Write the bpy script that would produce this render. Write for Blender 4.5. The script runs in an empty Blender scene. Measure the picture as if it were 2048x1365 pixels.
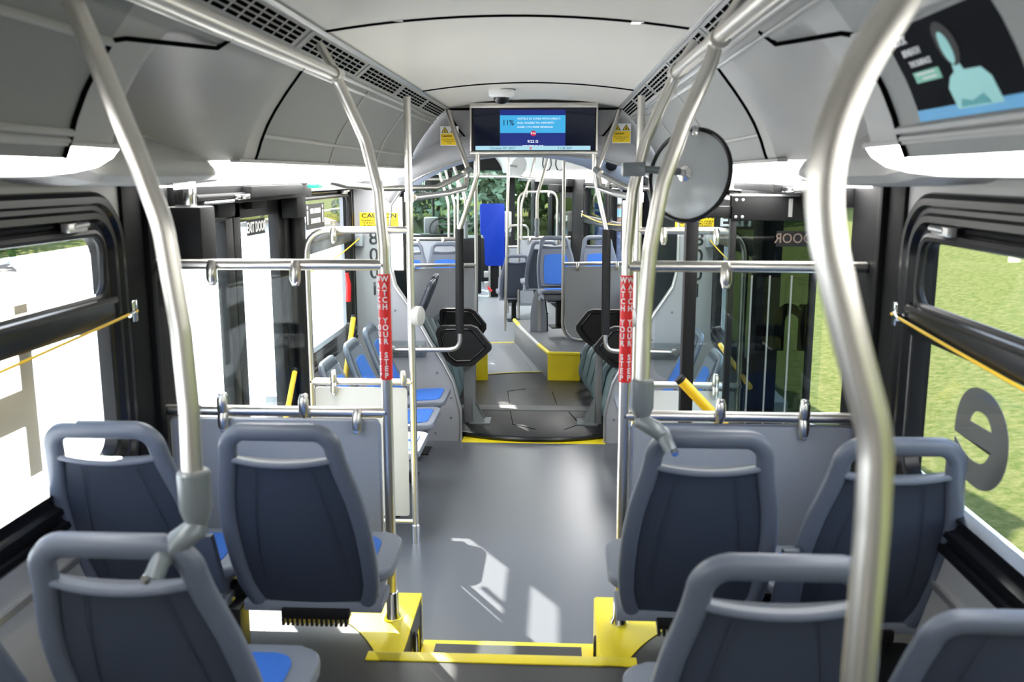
import bpy, bmesh, math, random
from mathutils import Vector, Matrix
random.seed(7)
S = bpy.context.scene
COL = S.collection
PI = math.pi
# ------------------------------------------------------------------ camera, sky, sun, exposure
FPX = 1820.0
TH = math.atan(332.5 / FPX)                     # pitch down
PS = math.atan(91 / FPX * math.cos(TH))         # yaw left
CAM = Vector((0.17, 0, 1.95))
cd = bpy.data.cameras.new('camera'); cam = bpy.data.objects.new('camera', cd); COL.objects.link(cam)
cam.location = CAM; cam.rotation_euler = (PI / 2 - TH, 0, PS)
cd.sensor_width = 36; cd.lens = 36 * FPX / 2048; cd.clip_start = 0.05; cd.clip_end = 300
cd.dof.use_dof = True; cd.dof.focus_distance = 6.3; cd.dof.aperture_fstop = 4.0
S.camera = cam
S.view_settings.view_transform = 'Standard'; S.view_settings.look = 'None'
S.view_settings.gamma = 1; S.view_settings.use_curve_mapping = False
S.view_settings.exposure = 0.98
W = bpy.data.worlds.new('sky'); S.world = W; W.use_nodes = True
wn = W.node_tree; bg = wn.nodes['Background']
tc = wn.nodes.new('ShaderNodeTexCoord'); sx = wn.nodes.new('ShaderNodeSeparateXYZ'); cr = wn.nodes.new('ShaderNodeValToRGB')
wn.links.new(tc.outputs['Generated'], sx.inputs[0]); wn.links.new(sx.outputs['Z'], cr.inputs[0]); wn.links.new(cr.outputs[0], bg.inputs[0])
cr.color_ramp.elements[0].position = 0.0; cr.color_ramp.elements[0].color = (0.95, 0.97, 1.0, 1)
cr.color_ramp.elements[1].position = 0.7; cr.color_ramp.elements[1].color = (0.50, 0.68, 1.0, 1)
bg.inputs[1].default_value = 2.6
sd = bpy.data.lights.new('sun', 'SUN'); sd.energy = 15.0; sd.angle = 0.01; sd.color = (1, 0.95, 0.87)
sun = bpy.data.objects.new('sun', sd); COL.objects.link(sun); sun.location = (-20, 30, 30)
sun.rotation_euler = Vector((1, -1.6, -1.2)).to_track_quat('-Z', 'Y').to_euler()
LAMP = 9.0          # radiance of the white strip lamps

# ------------------------------------------------------------------ survey: where a measured point stands in the bus
_f = Vector((-math.sin(PS) * math.cos(TH), math.cos(PS) * math.cos(TH), -math.sin(TH)))
_r = Vector((math.cos(PS), math.sin(PS), 0)); _u = _r.cross(_f)
def _ray(px, py): return _f + _r * ((px - 1024) / FPX) + _u * ((682.5 - py) / FPX)
def aY(px, py, y): d = _ray(px, py); return CAM + d * (y / d.y)
def aX(px, py, x): d = _ray(px, py); return CAM + d * ((x - CAM.x) / d.x)
def aZ(px, py, z): d = _ray(px, py); return CAM + d * ((z - CAM.z) / d.z)
AL = math.radians(10)
FR = Matrix.Translation((0, 7.6, 0)) @ Matrix.Rotation(AL, 4, 'Z')   # the front half of the bus is turned on the joint
FRI = FR.inverted()
ID = Matrix.Identity(4)
def fy(px, py, y):
    o = FRI @ CAM; d = FRI.to_3x3() @ _ray(px, py); return o + d * ((y - o.y) / d.y)

# ------------------------------------------------------------------ materials
MAT = {}
def mat(name, col, rough=0.5, metal=0.0, spec=0.5, noise=0.0, nscale=40.0, bump=0.0, bscale=300.0, aniso=0):
    m = bpy.data.materials.new(name); m.use_nodes = True; nt = m.node_tree; b = nt.nodes['Principled BSDF']
    b.inputs['Base Color'].default_value = (*col, 1); b.inputs['Roughness'].default_value = rough
    b.inputs['Metallic'].default_value = metal; b.inputs['Specular IOR Level'].default_value = spec
    t = nt.nodes.new('ShaderNodeTexCoord')
    if noise:
        n = nt.nodes.new('ShaderNodeTexNoise'); n.inputs['Scale'].default_value = nscale; n.inputs['Detail'].default_value = 4
        r = nt.nodes.new('ShaderNodeValToRGB'); nt.links.new(t.outputs['Object'], n.inputs['Vector']); nt.links.new(n.outputs['Fac'], r.inputs[0])
        r.color_ramp.elements[0].position = .3; r.color_ramp.elements[1].position = .7
        r.color_ramp.elements[0].color = (*[max(0, c * (1 - noise)) for c in col], 1); r.color_ramp.elements[1].color = (*[min(1, c * (1 + noise)) for c in col], 1)
        nt.links.new(r.outputs[0], b.inputs['Base Color'])
    if bump:
        n = nt.nodes.new('ShaderNodeTexNoise'); n.inputs['Scale'].default_value = bscale
        bp = nt.nodes.new('ShaderNodeBump'); bp.inputs['Strength'].default_value = bump; bp.inputs['Distance'].default_value = .002
        nt.links.new(t.outputs['Object'], n.inputs['Vector']); nt.links.new(n.outputs['Fac'], bp.inputs['Height']); nt.links.new(bp.outputs[0], b.inputs['Normal'])
    MAT[name] = m; return m
def emis(name, col, s):
    base = .03 if name.startswith('screen') else 1
    m = bpy.data.materials.new(name); m.use_nodes = True; nt = m.node_tree; b = nt.nodes['Principled BSDF']
    b.inputs['Base Color'].default_value = (*[min(.8, c) * base for c in col], 1); b.inputs['Emission Color'].default_value = (*col, 1); b.inputs['Emission Strength'].default_value = s
    b.inputs['Roughness'].default_value = .06 if name == 'screen' else .3; MAT[name] = m; return m
def glass(name, tint, refl=1.0):
    m = bpy.data.materials.new(name); m.use_nodes = True; nt = m.node_tree; nt.nodes.remove(nt.nodes['Principled BSDF'])
    o = nt.nodes['Material Output']; t = nt.nodes.new('ShaderNodeBsdfTransparent'); g = nt.nodes.new('ShaderNodeBsdfGlossy'); x = nt.nodes.new('ShaderNodeMixShader')
    f = nt.nodes.new('ShaderNodeLayerWeight'); f.inputs['Blend'].default_value = .5
    pw = nt.nodes.new('ShaderNodeMath'); pw.operation = 'POWER'; pw.inputs[1].default_value = 4; nt.links.new(f.outputs['Facing'], pw.inputs[0])
    mu = nt.nodes.new('ShaderNodeMath'); mu.operation = 'MULTIPLY_ADD'; mu.inputs[1].default_value = .26 * refl; mu.inputs[2].default_value = .014 * refl
    t.inputs[0].default_value = (*tint, 1); g.inputs['Roughness'].default_value = .01
    nt.links.new(pw.outputs[0], mu.inputs[0]); nt.links.new(mu.outputs[0], x.inputs[0]); nt.links.new(t.outputs[0], x.inputs[1]); nt.links.new(g.outputs[0], x.inputs[2]); nt.links.new(x.outputs[0], o.inputs[0])
    MAT[name] = m; return m
mat('steel', (.66, .635, .59), .33, 1.0)
mat('cast', (.17, .19, .20), .34, .25)
mat('chrome', (.75, .75, .75), .12, 1.0)
mat('seat_shell', (.036, .045, .066), .45, bump=.15, bscale=900)
mat('seat_frame', (.098, .115, .150), .40, bump=.1, bscale=900)
mat('seat_pan', (.16, .175, .205), .45, bump=.1, bscale=900)
mat('blue', (.020, .115, .43), .75, noise=.15, nscale=220, bump=.3, bscale=600)
mat('board_blue', (.004, .034, .36), .45, spec=.25)
mat('panel', (.31, .335, .37), .42, noise=.03, nscale=400)
mat('panel_dark', (.13, .135, .14), .5, noise=.08, nscale=500)
mat('panel_mid', (.38, .385, .385), .5, noise=.05, nscale=500)
mat('panel_cream', (.50, .50, .47), .5)
mat('lining', (.39, .385, .37), .5, noise=.03, nscale=500, bump=.1, bscale=700)
mat('cove', (.25, .255, .245), .5, noise=.03, nscale=500, bump=.1, bscale=700)
mat('ceil', (.66, .63, .575), .55, noise=.02, nscale=300)
mat('ring', (.31, .315, .33), .45, noise=.03, nscale=400)
mat('black', (.0055, .0055, .006), .48, spec=.3)
mat('rubber', (.0045, .0045, .005), .27, spec=.4)
mat('black_wall', (.005, .005, .0055), .6, spec=.12)
mat('black_soft', (.0065, .0065, .007), .55, spec=.3, bump=.2, bscale=500)
mat('floor', (.105, .112, .125), .30, noise=.12, nscale=600)
mat('floor_dark', (.027, .027, .0285), .40, noise=.2, nscale=600)
mat('floor_front', (.23, .245, .25), .4, noise=.1, nscale=500)
mat('turn', (.014, .014, .0145), .42, noise=.15, nscale=300)
mat('yellow', (.82, .66, .012), .42, noise=.04, nscale=300)
mat('yellow_rail', (.85, .50, .008), .4)
mat('cord', (.80, .50, .02), .5)
mat('red', (.72, .012, .012), .45)
mat('white', (.82, .82, .82), .5)
mat('ink', (.012, .012, .012), .6)
mat('sign_yellow', (.85, .60, .01), .5)
mat('navy', (.012, .03, .20), .6)
mat('bellows', (.025, .038, .042), .5)
mat('rib', (.13, .19, .20), .35)
mat('gap', (.004, .004, .004), .9, spec=.0)
mat('alu', (.55, .55, .54), .35, .8)
mat('concrete', (.80, .78, .75), .85, noise=.08, nscale=3)
mat('asphalt', (.10, .10, .105), .9, noise=.2, nscale=30)
mat('kerb', (.55, .50, .42), .9, noise=.1, nscale=8)
mat('bark', (.10, .07, .045), .9, noise=.3, nscale=12)
mat('decal', (.58, .49, .36), .7)
mat('decal_dark', (.13, .125, .115), .6)
mat('mirror_back', (.40, .42, .42), .22, 0, .7)
mat('sign_brown', (.15, .11, .085), .6)
mat('skin', (.55, .33, .25), .6)
mat('jacket', (.07, .09, .17), .8, noise=.3, nscale=25)
mat('trousers', (.10, .11, .20), .8, noise=.2, nscale=25)
mat('mask_blue', (.35, .62, .80), .7)
mat('teal_photo', (.07, .38, .42), .5); mat('teal_pale', (.35, .72, .70), .5); mat('poster_dark', (.004, .005, .008), .8, spec=.1)
mat('poster_blue', (.10, .42, .75), .5); mat('mint', (.25, .62, .45), .5)
mat('green_lens', (.01, .35, .12), .25)
emis('lamp', (1.0, .985, .96), LAMP)
emis('screen', (.0012, .003, .012), .6); emis('screen_blue', (.004, .018, .20), .55); emis('screen_cyan', (.05, .44, .80), .5)
emis('screen_pale', (.42, .72, .85), .5); emis('screen_white', (.9, .95, 1), .55); emis('screen_red', (.5, .01, .06), .6); emis('screen_ink', (.004, .015, .10), .3); emis('screen_sky', (.30, .62, .9), .5)
glass('pane', (.97, .985, .98)); glass('guard', (.90, .94, .93), 1.0); glass('tint', (.30, .34, .32), 1.3); glass('wind', (.84, .94, .91), 1.0)
def leafmat(name, a, b, sc):
    m = mat(name, a, .9, spec=0.0); nt = m.node_tree; p = nt.nodes['Principled BSDF']; t = nt.nodes.new('ShaderNodeTexCoord'); n = nt.nodes.new('ShaderNodeTexNoise'); r = nt.nodes.new('ShaderNodeValToRGB')
    n.inputs['Scale'].default_value = sc; n.inputs['Detail'].default_value = 8; n.inputs['Roughness'].default_value = .7
    r.color_ramp.elements[0].position = .35; r.color_ramp.elements[1].position = .65; r.color_ramp.elements[0].color = (*a, 1); r.color_ramp.elements[1].color = (*b, 1)
    nt.links.new(t.outputs['Object'], n.inputs['Vector']); nt.links.new(n.outputs['Fac'], r.inputs[0]); nt.links.new(r.outputs[0], p.inputs['Base Color'])
leafmat('grass', (.046, .064, .016), (.108, .106, .042), 13.0)
leafmat('leaf', (.13, .18, .10), (.34, .38, .25), 6.0)  # trees ahead: windscreen reflections and haze put into a paler leaf colour
leafmat('leaf_dark', (.010, .025, .008), (.045, .075, .02), 6.0)

# ------------------------------------------------------------------ mesh building
class MB:
    def __init__(s, M=ID): s.bm = bmesh.new(); s.M = M
    def v(s, p): return s.bm.verts.new(s.M @ Vector(p))
    def face(s, vs):
        try: return s.bm.faces.new(vs)
        except ValueError: return None
    def poly(s, pts): return s.face([s.v(p) for p in pts])
    def box(s, a, b, bev=0.0, R=None, seg=2):
        x0, y0, z0 = a; x1, y1, z1 = b
        t = bmesh.new(); bmesh.ops.create_cube(t, size=1)
        c = Vector(((x0 + x1) / 2, (y0 + y1) / 2, (z0 + z1) / 2)); d = (abs(x1 - x0), abs(y1 - y0), abs(z1 - z0))
        for q in t.verts: q.co = Vector((q.co.x * d[0], q.co.y * d[1], q.co.z * d[2]))
        if bev: bmesh.ops.bevel(t, geom=list(t.edges), offset=min(bev, min(d) * .49), segments=seg, profile=.6, affect='EDGES')
        for q in t.verts: q.co = (R @ q.co if R else q.co) + c
        s.merge(t); return s
    def merge(s, t):
        mp = {q: s.bm.verts.new(s.M @ q.co) for q in t.verts}
        for f in t.faces: s.face([mp[q] for q in f.verts])
        t.free()
    def tube(s, path, r, fil=0.0, n=12, caps=True, closed=False):
        P = [Vector(p) for p in path]
        if fil: P = fillet(P, fil)
        rings = []; N = None; L = len(P)
        for i, p in enumerate(P):
            if closed: T = (P[(i + 1) % L] - P[i - 1]).normalized()
            else: T = (P[min(i + 1, L - 1)] - P[max(i - 1, 0)]).normalized()
            if N is None: N = T.orthogonal().normalized()
            else:
                N = (N - T * N.dot(T)); N = N.normalized() if N.length > 1e-6 else T.orthogonal().normalized()
            B = T.cross(N); rr = r[i] if isinstance(r, (list, tuple)) else r
            rings.append([s.v(p + (N * math.cos(a) + B * math.sin(a)) * rr) for a in [2 * PI * k / n for k in range(n)]])
        s._bridge(rings, closed)
        if caps and not closed: s.face(rings[0][::-1]); s.face(rings[-1])
        return s
    def _bridge(s, rings, closed=False, wrap=True):
        m = len(rings)
        for i in range(m if closed else m - 1):
            a, b = rings[i], rings[(i + 1) % m]; n = len(a)
            for k in range(n if wrap else n - 1): s.face([a[k], a[(k + 1) % n], b[(k + 1) % n], b[k]])
    def sweep(s, pts, nrm, prof, closed=False, caps=True):
        """prof: 2D points (side, out); side runs across the path, out along nrm"""
        L = len(pts); rings = []
        for i in range(L):
            T = (pts[(i + 1) % L] - pts[i - 1]) if closed else (pts[min(i + 1, L - 1)] - pts[max(i - 1, 0)])
            T.normalize(); nn = (nrm[i] - T * nrm[i].dot(T)).normalized(); sd = T.cross(nn)
            rings.append([s.v(pts[i] + sd * a + nn * b) for a, b in prof])
        s._bridge(rings, closed)
        if caps and not closed: s.face(rings[0][::-1]); s.face(rings[-1])
        return s
    def prism(s, pts, d, bev=0.0, seg=2):
        """closed outline pts (3D, planar), pushed by vector d"""
        t = bmesh.new(); d = Vector(d); P = [Vector(p) for p in pts]
        a = [t.verts.new(p) for p in P]; b = [t.verts.new(p + d) for p in P]; n = len(P)
        t.faces.new(a[::-1]); t.faces.new(b)
        for k in range(n): t.faces.new([a[k], a[(k + 1) % n], b[(k + 1) % n], b[k]])
        if bev:
            rim = [e for e in t.edges if (e.verts[0] in a) == (e.verts[1] in a)]
            bmesh.ops.bevel(t, geom=rim, offset=bev, segments=seg, profile=.6, affect='EDGES')
        bmesh.ops.recalc_face_normals(t, faces=list(t.faces)); s.merge(t); return s
    def lathe(s, prof, c, axis, n=24):
        c = Vector(c); A = Vector(axis).normalized(); N = A.orthogonal().normalized(); B = A.cross(N); rings = []
        for r, h in prof:
            rings.append([s.v(c + A * h + (N * math.cos(2 * PI * k / n) + B * math.sin(2 * PI * k / n)) * max(r, 1e-4)) for k in range(n)])
        s._bridge(rings); s.face(rings[0][::-1]); s.face(rings[-1]); return s
    def cyl(s, a, b, r, n=12): return s.tube([a, b], r, n=n)
    def grid(s, rows): 
        R = [[s.v(p) for p in row] for row in rows]; s._bridge(R, wrap=False); return s
    def shell(s, rows, offs):
        """closed thin shell: grid rows and the same grid pushed by offs (vector or function)"""
        A = [[s.v(p) for p in row] for row in rows]
        Bv = [[s.v(Vector(p) + (offs(Vector(p)) if callable(offs) else Vector(offs))) for p in row] for row in rows]
        m, n = len(A), len(A[0])
        for i in range(m - 1):
            for k in range(n - 1):
                s.face([A[i][k], A[i][k + 1], A[i + 1][k + 1], A[i + 1][k]]); s.face([Bv[i][k + 1], Bv[i][k], Bv[i + 1][k], Bv[i + 1][k + 1]])
        for i in range(m - 1):
            s.face([A[i][0], A[i + 1][0], Bv[i + 1][0], Bv[i][0]]); s.face([A[i + 1][-1], A[i][-1], Bv[i][-1], Bv[i + 1][-1]])
        for k in range(n - 1):
            s.face([A[0][k + 1], A[0][k], Bv[0][k], Bv[0][k + 1]]); s.face([A[-1][k], A[-1][k + 1], Bv[-1][k + 1], Bv[-1][k]])
        return s
    def build(s, name, m, parent=None, smooth=40, fix=True):
        if fix: bmesh.ops.recalc_face_normals(s.bm, faces=list(s.bm.faces))
        me = bpy.data.meshes.new(name); s.bm.to_mesh(me); s.bm.free()
        me.polygons.foreach_set('use_smooth', [True] * len(me.polygons)); me.set_sharp_from_angle(angle=math.radians(smooth))
        me.materials.append(MAT[m]); o = bpy.data.objects.new(name, me); COL.objects.link(o)
        if parent is not None:
            o.parent = parent; o.matrix_parent_inverse = WM(parent).inverted()
        return o
def WM(o):
    m = Matrix.LocRotScale(o.location, o.rotation_euler, None)
    return WM(o.parent) @ o.matrix_parent_inverse @ m if o.parent else m
def fillet(P, r, n=7):
    out = [P[0]]
    for i in range(1, len(P) - 1):
        a = (P[i - 1] - P[i]); b = (P[i + 1] - P[i]); la, lb = a.length, b.length
        if la < 1e-5 or lb < 1e-5: continue
        a /= la; b /= lb; ang = a.angle(b)
        if ang > PI - .03: out.append(P[i]); continue
        d = min(r / math.tan(ang / 2), la * .49, lb * .49)
        p0 = P[i] + a * d; p1 = P[i] + b * d
        for k in range(n + 1):
            t = k / n; out.append(p0 * (1 - t) ** 2 + P[i] * 2 * t * (1 - t) + p1 * t * t)
    out.append(P[-1]); return out
def rrect(x0, y0, x1, y1, r, n=6):
    o = []
    for cx, cy, a0 in ((x1 - r, y1 - r, 0), (x0 + r, y1 - r, 90), (x0 + r, y0 + r, 180), (x1 - r, y0 + r, 270)):
        for k in range(n + 1):
            a = math.radians(a0 + 90 * k / n); o.append((cx + r * math.cos(a), cy + r * math.sin(a)))
    return o
def thing(name, label, cat, loc=(0, 0, 0), rz=0.0, group=None):
    o = bpy.data.objects.new(name, None); COL.objects.link(o); o.empty_display_size = .05
    o.location = loc; o.rotation_euler = (0, 0, rz); return tag(o, label, cat, group)
def tag(o, label, cat, group=None, kind=None):
    o['label'] = label; o['category'] = cat
    if group: o['group'] = group
    if kind: o['kind'] = kind
    return o
def struct(o, label=None, cat=None):
    o['kind'] = 'structure'
    if label: o['label'] = label; o['category'] = cat
    return o
def sroot(name, label, cat, loc=(0, 0, 0)): return struct(thing(name, label, cat, loc))
def dup(root, loc, rz, label, group=None):
    r = root.copy(); COL.objects.link(r); r.location = loc; r.rotation_euler = (0, 0, rz); r['label'] = label
    if group: r['group'] = group
    for ch in list(root.children):
        c = ch.copy(); COL.objects.link(c); c.parent = r
        for g in ch.children:
            d = g.copy(); COL.objects.link(d); d.parent = c
    return r
def text(s, h, M, name, m, parent, bold=.0, align='CENTER', sx=1.0, ls=1.0, depth=.0006, track=1.0):
    """lettering: capital height h, laid in the XY plane of matrix M"""
    c = bpy.data.curves.new('t', 'FONT'); c.body = s; c.size = 1; c.align_x = align; c.align_y = 'CENTER'; c.offset = bold; c.extrude = depth / h * .7; c.space_line = ls; c.space_character = track; c.resolution_u = 3 if h < .08 else 12
    o = bpy.data.objects.new('t', c); COL.objects.link(o); dg = bpy.context.evaluated_depsgraph_get(); dg.update()
    me = bpy.data.meshes.new_from_object(o.evaluated_get(dg)); bpy.data.objects.remove(o); bpy.data.curves.remove(c)
    k = h / .7; me.transform(M @ Matrix.Diagonal((k * sx, k, k, 1))); me.materials.clear(); me.materials.append(MAT[m])
    if sx < 0: me.flip_normals()
    q = bpy.data.objects.new(name, me); COL.objects.link(q)
    if parent is not None: q.parent = parent; q.matrix_parent_inverse = WM(parent).inverted()
    return q
def plane_M(o, x, y): 
    x = Vector(x).normalized(); y = Vector(y).normalized(); z = x.cross(y); m = Matrix((x, y, z)).transposed().to_4x4(); m.translation = Vector(o); return m
def back_M(o): return plane_M(o, (1, 0, 0), (0, 0, 1))        # faces -Y, towards the rear of the bus

# ------------------------------------------------------------------ SETTING: floor
WX = 1.18
fl = sroot('floor', 'grey speckled bus floor with raised dark platform and yellow edges', 'floor')
MB().box((-1.3, 3.2, -.06), (1.3, 6.75, 0)).build('low_floor', 'floor', fl)
b = MB(); xs = .325
b.box((-1.3, -1.4, .30), (1.3, 2.745, .40)).box((-1.3, 2.745, .30), (-xs - .002, 3.17, .40)).box((xs + .002, 2.745, .30), (1.3, 3.17, .40))
b.box((-1.3, 3.13, 0), (-xs, 3.168, .36)).box((xs, 3.13, 0), (1.3, 3.168, .36)); b.build('platform', 'floor_dark', fl)
b = MB()
for s in (-1, 1):
    out = [(s * xs, 2.69), (s * xs, 3.172), (s * .86, 3.172), (s * .86, 3.06)] + [(s * (.86 * (1 - t) ** 3 + 3 * .60 * t * (1 - t) ** 2 + 3 * .47 * t * t * (1 - t) + .395 * t ** 3), 3.06 * (1 - t) ** 3 + 3 * 3.06 * t * (1 - t) ** 2 + 3 * 2.86 * t * t * (1 - t) + 2.69 * t ** 3) for t in [k / 12 for k in range(1, 13)]]
    b.prism([(x, y, .392) for x, y in out], (0, 0, .012), .003)
    b.box((s * xs - .006, 2.70, .16), (s * xs + s * .02, 3.172, .40), .004)          # face to the step well
    b.box((s * xs, 3.166, 0), (s * .93, 3.178, .40), .004)
b.box((-.44, 2.69, .392), (.44, 2.745, .404), .003)
b.box((-xs, 2.74, .16), (xs, 2.746, .40))
b.box((-xs, 2.745, .14), (xs, 3.20, .20), .004)
b.build('yellow_edge', 'yellow', fl)
MB().box((-.275, 2.80, .198), (.275, 3.165, .2035)).build('step_tread', 'floor_dark', fl)
MB().prism([(-.52, 6.47, 0), (.54, 6.47, 0), (.54, 6.75, 0), (-.52, 6.75, 0)], (0, 0, .003)).build('yellow_strip', 'yellow', fl)
b = MB()
for s in (-1, 1): b.tube([(s * xs - s * .008, 2.96 + .028 * math.cos(a), .30 + .055 * math.sin(a)) for a in [2 * PI * k / 20 for k in range(20)]], .006, closed=True, n=6)
b.build('lamp_bezel', 'black', fl)
b = MB()
for s in (-1, 1): b.prism([(s * xs - s * .006, 2.96 + .024 * math.cos(a), .30 + .050 * math.sin(a)) for a in [2 * PI * k / 20 for k in range(20)]], (s * .004 * -1, 0, 0))
b.build('lamp_lens', 'panel_cream', fl)

# turntable of the joint
tt = thing('turntable', 'round black turntable plate at the joint behind the yellow strip', 'turntable', (0, 7.6, 0))
MB().lathe([(1.13, -.05), (1.13, .015), (1.10, .035), (.2, .036), (0, .036)], (0.02, 7.62, 0), (0, 0, 1), 64).build('plate', 'turn', tt)
b = MB(); b.tube([(.02 + 1.125 * math.cos(a), 7.62 + 1.125 * math.sin(a), .022) for a in [2 * PI * k / 72 for k in range(72)]], .02, closed=True, n=8); b.build('rim', 'rubber', tt)
b = MB(); b.box((-.62, 7.28, .036), (.64, 7.44, .040), .002)
for s in (-1, 1): b.box((s * .56 - .09, 7.30, .038), (s * .56 + .09, 7.42, .046), .003)
b.build('cover_strip', 'panel_dark', tt)
b = MB()
for p in ([(-.2, 7.25), (-.16, 6.85), (.02, 6.72)], [(.28, 7.25), (.36, 6.88), (.24, 6.72)], [(-.22, 7.5), (-.26, 7.95), (-.1, 8.05)], [(.18, 7.5), (.14, 7.95)]): b.tube([(x, y, .0365) for x, y in p], .003, n=4)
b.build('seam', 'gap', tt)
b = MB(); b.tube([(.02 + 1.15 * math.cos(a), 7.62 + 1.15 * math.sin(a), .02) for a in [PI * (.2 + .6 * k / 30) for k in range(31)]], .022, n=6); b.build('yellow_line', 'yellow', tt)

# ------------------------------------------------------------------ ceiling, coves
PROF = [(.59, 2.41), (.67, 2.34), (.76, 2.226), (.80, 2.17), (.83, 2.12), (.855, 2.065), (.87, 2.02), (.885, 1.985)]
def pf(z):
    for (x0, z0), (x1, z1) in zip(PROF[:-1], PROF[1:]):
        if z0 >= z >= z1: return x0 + (x1 - x0) * (z0 - z) / (z0 - z1)
    return PROF[-1][0]
def make_ceiling(M, y0, y1, seams, name, label):
    r = sroot(name, label, 'ceiling')
    rows = []
    for y in (y0, y1): rows.append([(x, y, 2.41 + .045 * (1 - (x / .59) ** 2)) for x in [-.59 + 1.18 * k / 16 for k in range(17)]])
    MB(M).shell(rows, (0, 0, .03)).build('ceiling_panel', 'ceil', r)
    b = MB(M)
    for y in seams: b.tube([(x, y, 2.409 + .045 * (1 - (x / .59) ** 2)) for x in [-.585 + 1.17 * k / 16 for k in range(17)]], .006, n=6)
    b.build('seam', 'gap', r)
    return r
cl = make_ceiling(ID, -1.3, 6.48, [1.0, 3.05, 5.2], 'ceiling', 'pale curved ceiling of the rear bus section with dark seams')
b = MB(); b.box((-.36, 3.035, 2.435), (-.33, 3.06, 2.442)); b.box((.40, 3.035, 2.425), (.44, 3.06, 2.433)); b.build('seam_clip', 'chrome', cl)
for s, side in ((-1, 'left'), (1, 'right')):
    v = sroot('trim_%d' % (1 if s < 0 else 2), 'pale slotted air vent strip along the %s edge of the rear ceiling' % side, 'vent')
    b = MB(); b.shell([[(s * .585, y, 2.415), (s * .60, y, 2.398), (s * .66, y, 2.348), (s * .678, y, 2.335)] for y in (-1.3, 6.45)], (s * .012, 0, .012)); b.build('vent_strip', 'lining', v)
    b = MB()
    b.tube([(s * .592, -1.3, 2.404), (s * .592, 6.45, 2.404)], .010, n=8); b.tube([(s * .678, -1.3, 2.330), (s * .678, 6.45, 2.330)], .009, n=8); b.tube([(s * .700, -1.3, 2.304), (s * .700, 6.45, 2.304)], .008, n=8); b.build('edge_rail', 'alu', v)
    b = MB(); d = Vector((s * (.66 - .60), 0, 2.348 - 2.398)).normalized(); nn = Vector((-s * .64, 0, -.77))
    for g in range(6):                                   # vent cassettes
        ya = 1.2 + g * .88
        for k in range(8):
            for q in range(4):
                o = Vector((s * .604, ya + .05 + k * .098, 2.395)) + d * (.006 + q * .0175)
                p = [o, o + Vector((0, .078, 0)), o + Vector((0, .078, 0)) + d * .011, o + d * .011]
                b.prism([x + nn * .0015 for x in p], nn * .001)
    b.build('vent_slots', 'gap', v)
    b = MB()
    for g in range(7):
        ya = 1.2 + g * .88 - .01
        b.shell([[(s * .602, y, 2.3945), (s * .658, y, 2.3475)] for y in (ya - .008, ya + .008)], nn * .004)
    b.build('vent_joint', 'alu', v)
    # cove linings
    c = sroot('trim_%d' % (3 if s < 0 else 4), 'curved grey cove lining above the %s windows with moulded door cover' % side, 'cove lining')
    P2 = PROF[1:]
    y_a, y_b = 1.93, 3.165
    b = MB(); b.shell([[(s * x, y, z) for x, z in P2] for y in (-1.3, y_a)], (s * .015, 0, 0)); b.shell([[(s * x, y, z) for x, z in P2] for y in (y_b, 6.46)], (s * .015, 0, 0)); b.build('cove_panel', 'cove', c)
    # moulded cover: a funnel-shaped hollow widening downwards, with a rounded chin below
    EXT = P2 + [(.912, 1.957), (.96, 1.938), (1.05, 1.93), (1.2, 1.93)]
    pts = []
    for i in range(len(EXT) - 1):
        for k in range(9): t = k / 9; pts.append((EXT[i][0] * (1 - t) + EXT[i + 1][0] * t, EXT[i][1] * (1 - t) + EXT[i + 1][1] * t))
    pts.append(EXT[-1]); rows = []
    for j in range(61):
        y = y_a + (y_b - y_a) * j / 60; row = []
        for (x, z) in pts:
            sm = lambda e: (lambda q: q * q * (3 - 2 * q))(max(0, min(1, e)))
            zv = 2.165 - .19 * (y - 2.28) / .72                      # the valley runs down and forward
            D = .30 * sm((y - 2.12) / .12) * max(0, min(1, (3.04 - y) / .62)) ** .8
            up = max(0, min(1, (2.285 - z) / max(.02, 2.285 - zv))); dn = max(0, min(1, (z - 1.925) / max(.02, zv - 1.925)))
            dp = D * min(up, dn)
            if z < zv and 1.926 < z: t_ = (zv - z) / (zv - 1.925); dp -= .075 * math.sin(PI * min(1, t_)) ** .8 * sm((y - 2.20) / .35) * sm((3.02 - y) / .25)
            if z <= 1.986:
                e = max(0, 1 - abs(y - 2.56) / .46); z = z - .012 * e ** .5 * (1 if x < 1.05 else max(0, 1 - (x - 1.05) / .15))
            hb = max(0, min(1, (2.235 - y) / .06)) if y < 2.5 else max(0, min(1, (y - 2.93) / .05))   # tucked behind the lamps
            zl = 2.014 if y < 2.5 else 1.994
            if z < zl: dp += .045 * hb; z += .012 * hb
            row.append((s * min(1.19, x + dp), y, z))
        rows.append(row)
    b = MB(); b.grid(rows); b.build('door_cover', 'lining', c, 28)
    b = MB()
    lowp = [(s * (pf(z) - .004), y_a, z) for z in [1.985 + .02 * k for k in range(13)]]
    b.tube(lowp + [(s * (pf(2.232) - .004), y_a + .05, 2.236), (s * (pf(2.27) - .006), 2.43, 2.275), (s * (pf(2.31) - .004), 2.49, 2.315)], .006, n=6)
    b.tube([(s * (pf(z) - .003), y_b, z) for z in [1.985 + .025 * k for k in range(15)]], .0055, n=6)
    b.build('seam', 'gap', c)
    b = MB()
    b.tube([(s * (pf(2.22) - .003), -1.3, 2.222), (s * (pf(2.22) - .003), y_a, 2.222)], .010, n=6)
    b.tube([(s * (pf(2.04) - .003), -1.3, 2.038), (s * (pf(2.04) - .003), y_a, 2.038)], .009, n=6); b.tube([(s * (pf(2.02) - .003), -1.3, 2.022), (s * (pf(2.02) - .003), y_a, 2.022)], .007, n=6)
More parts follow.
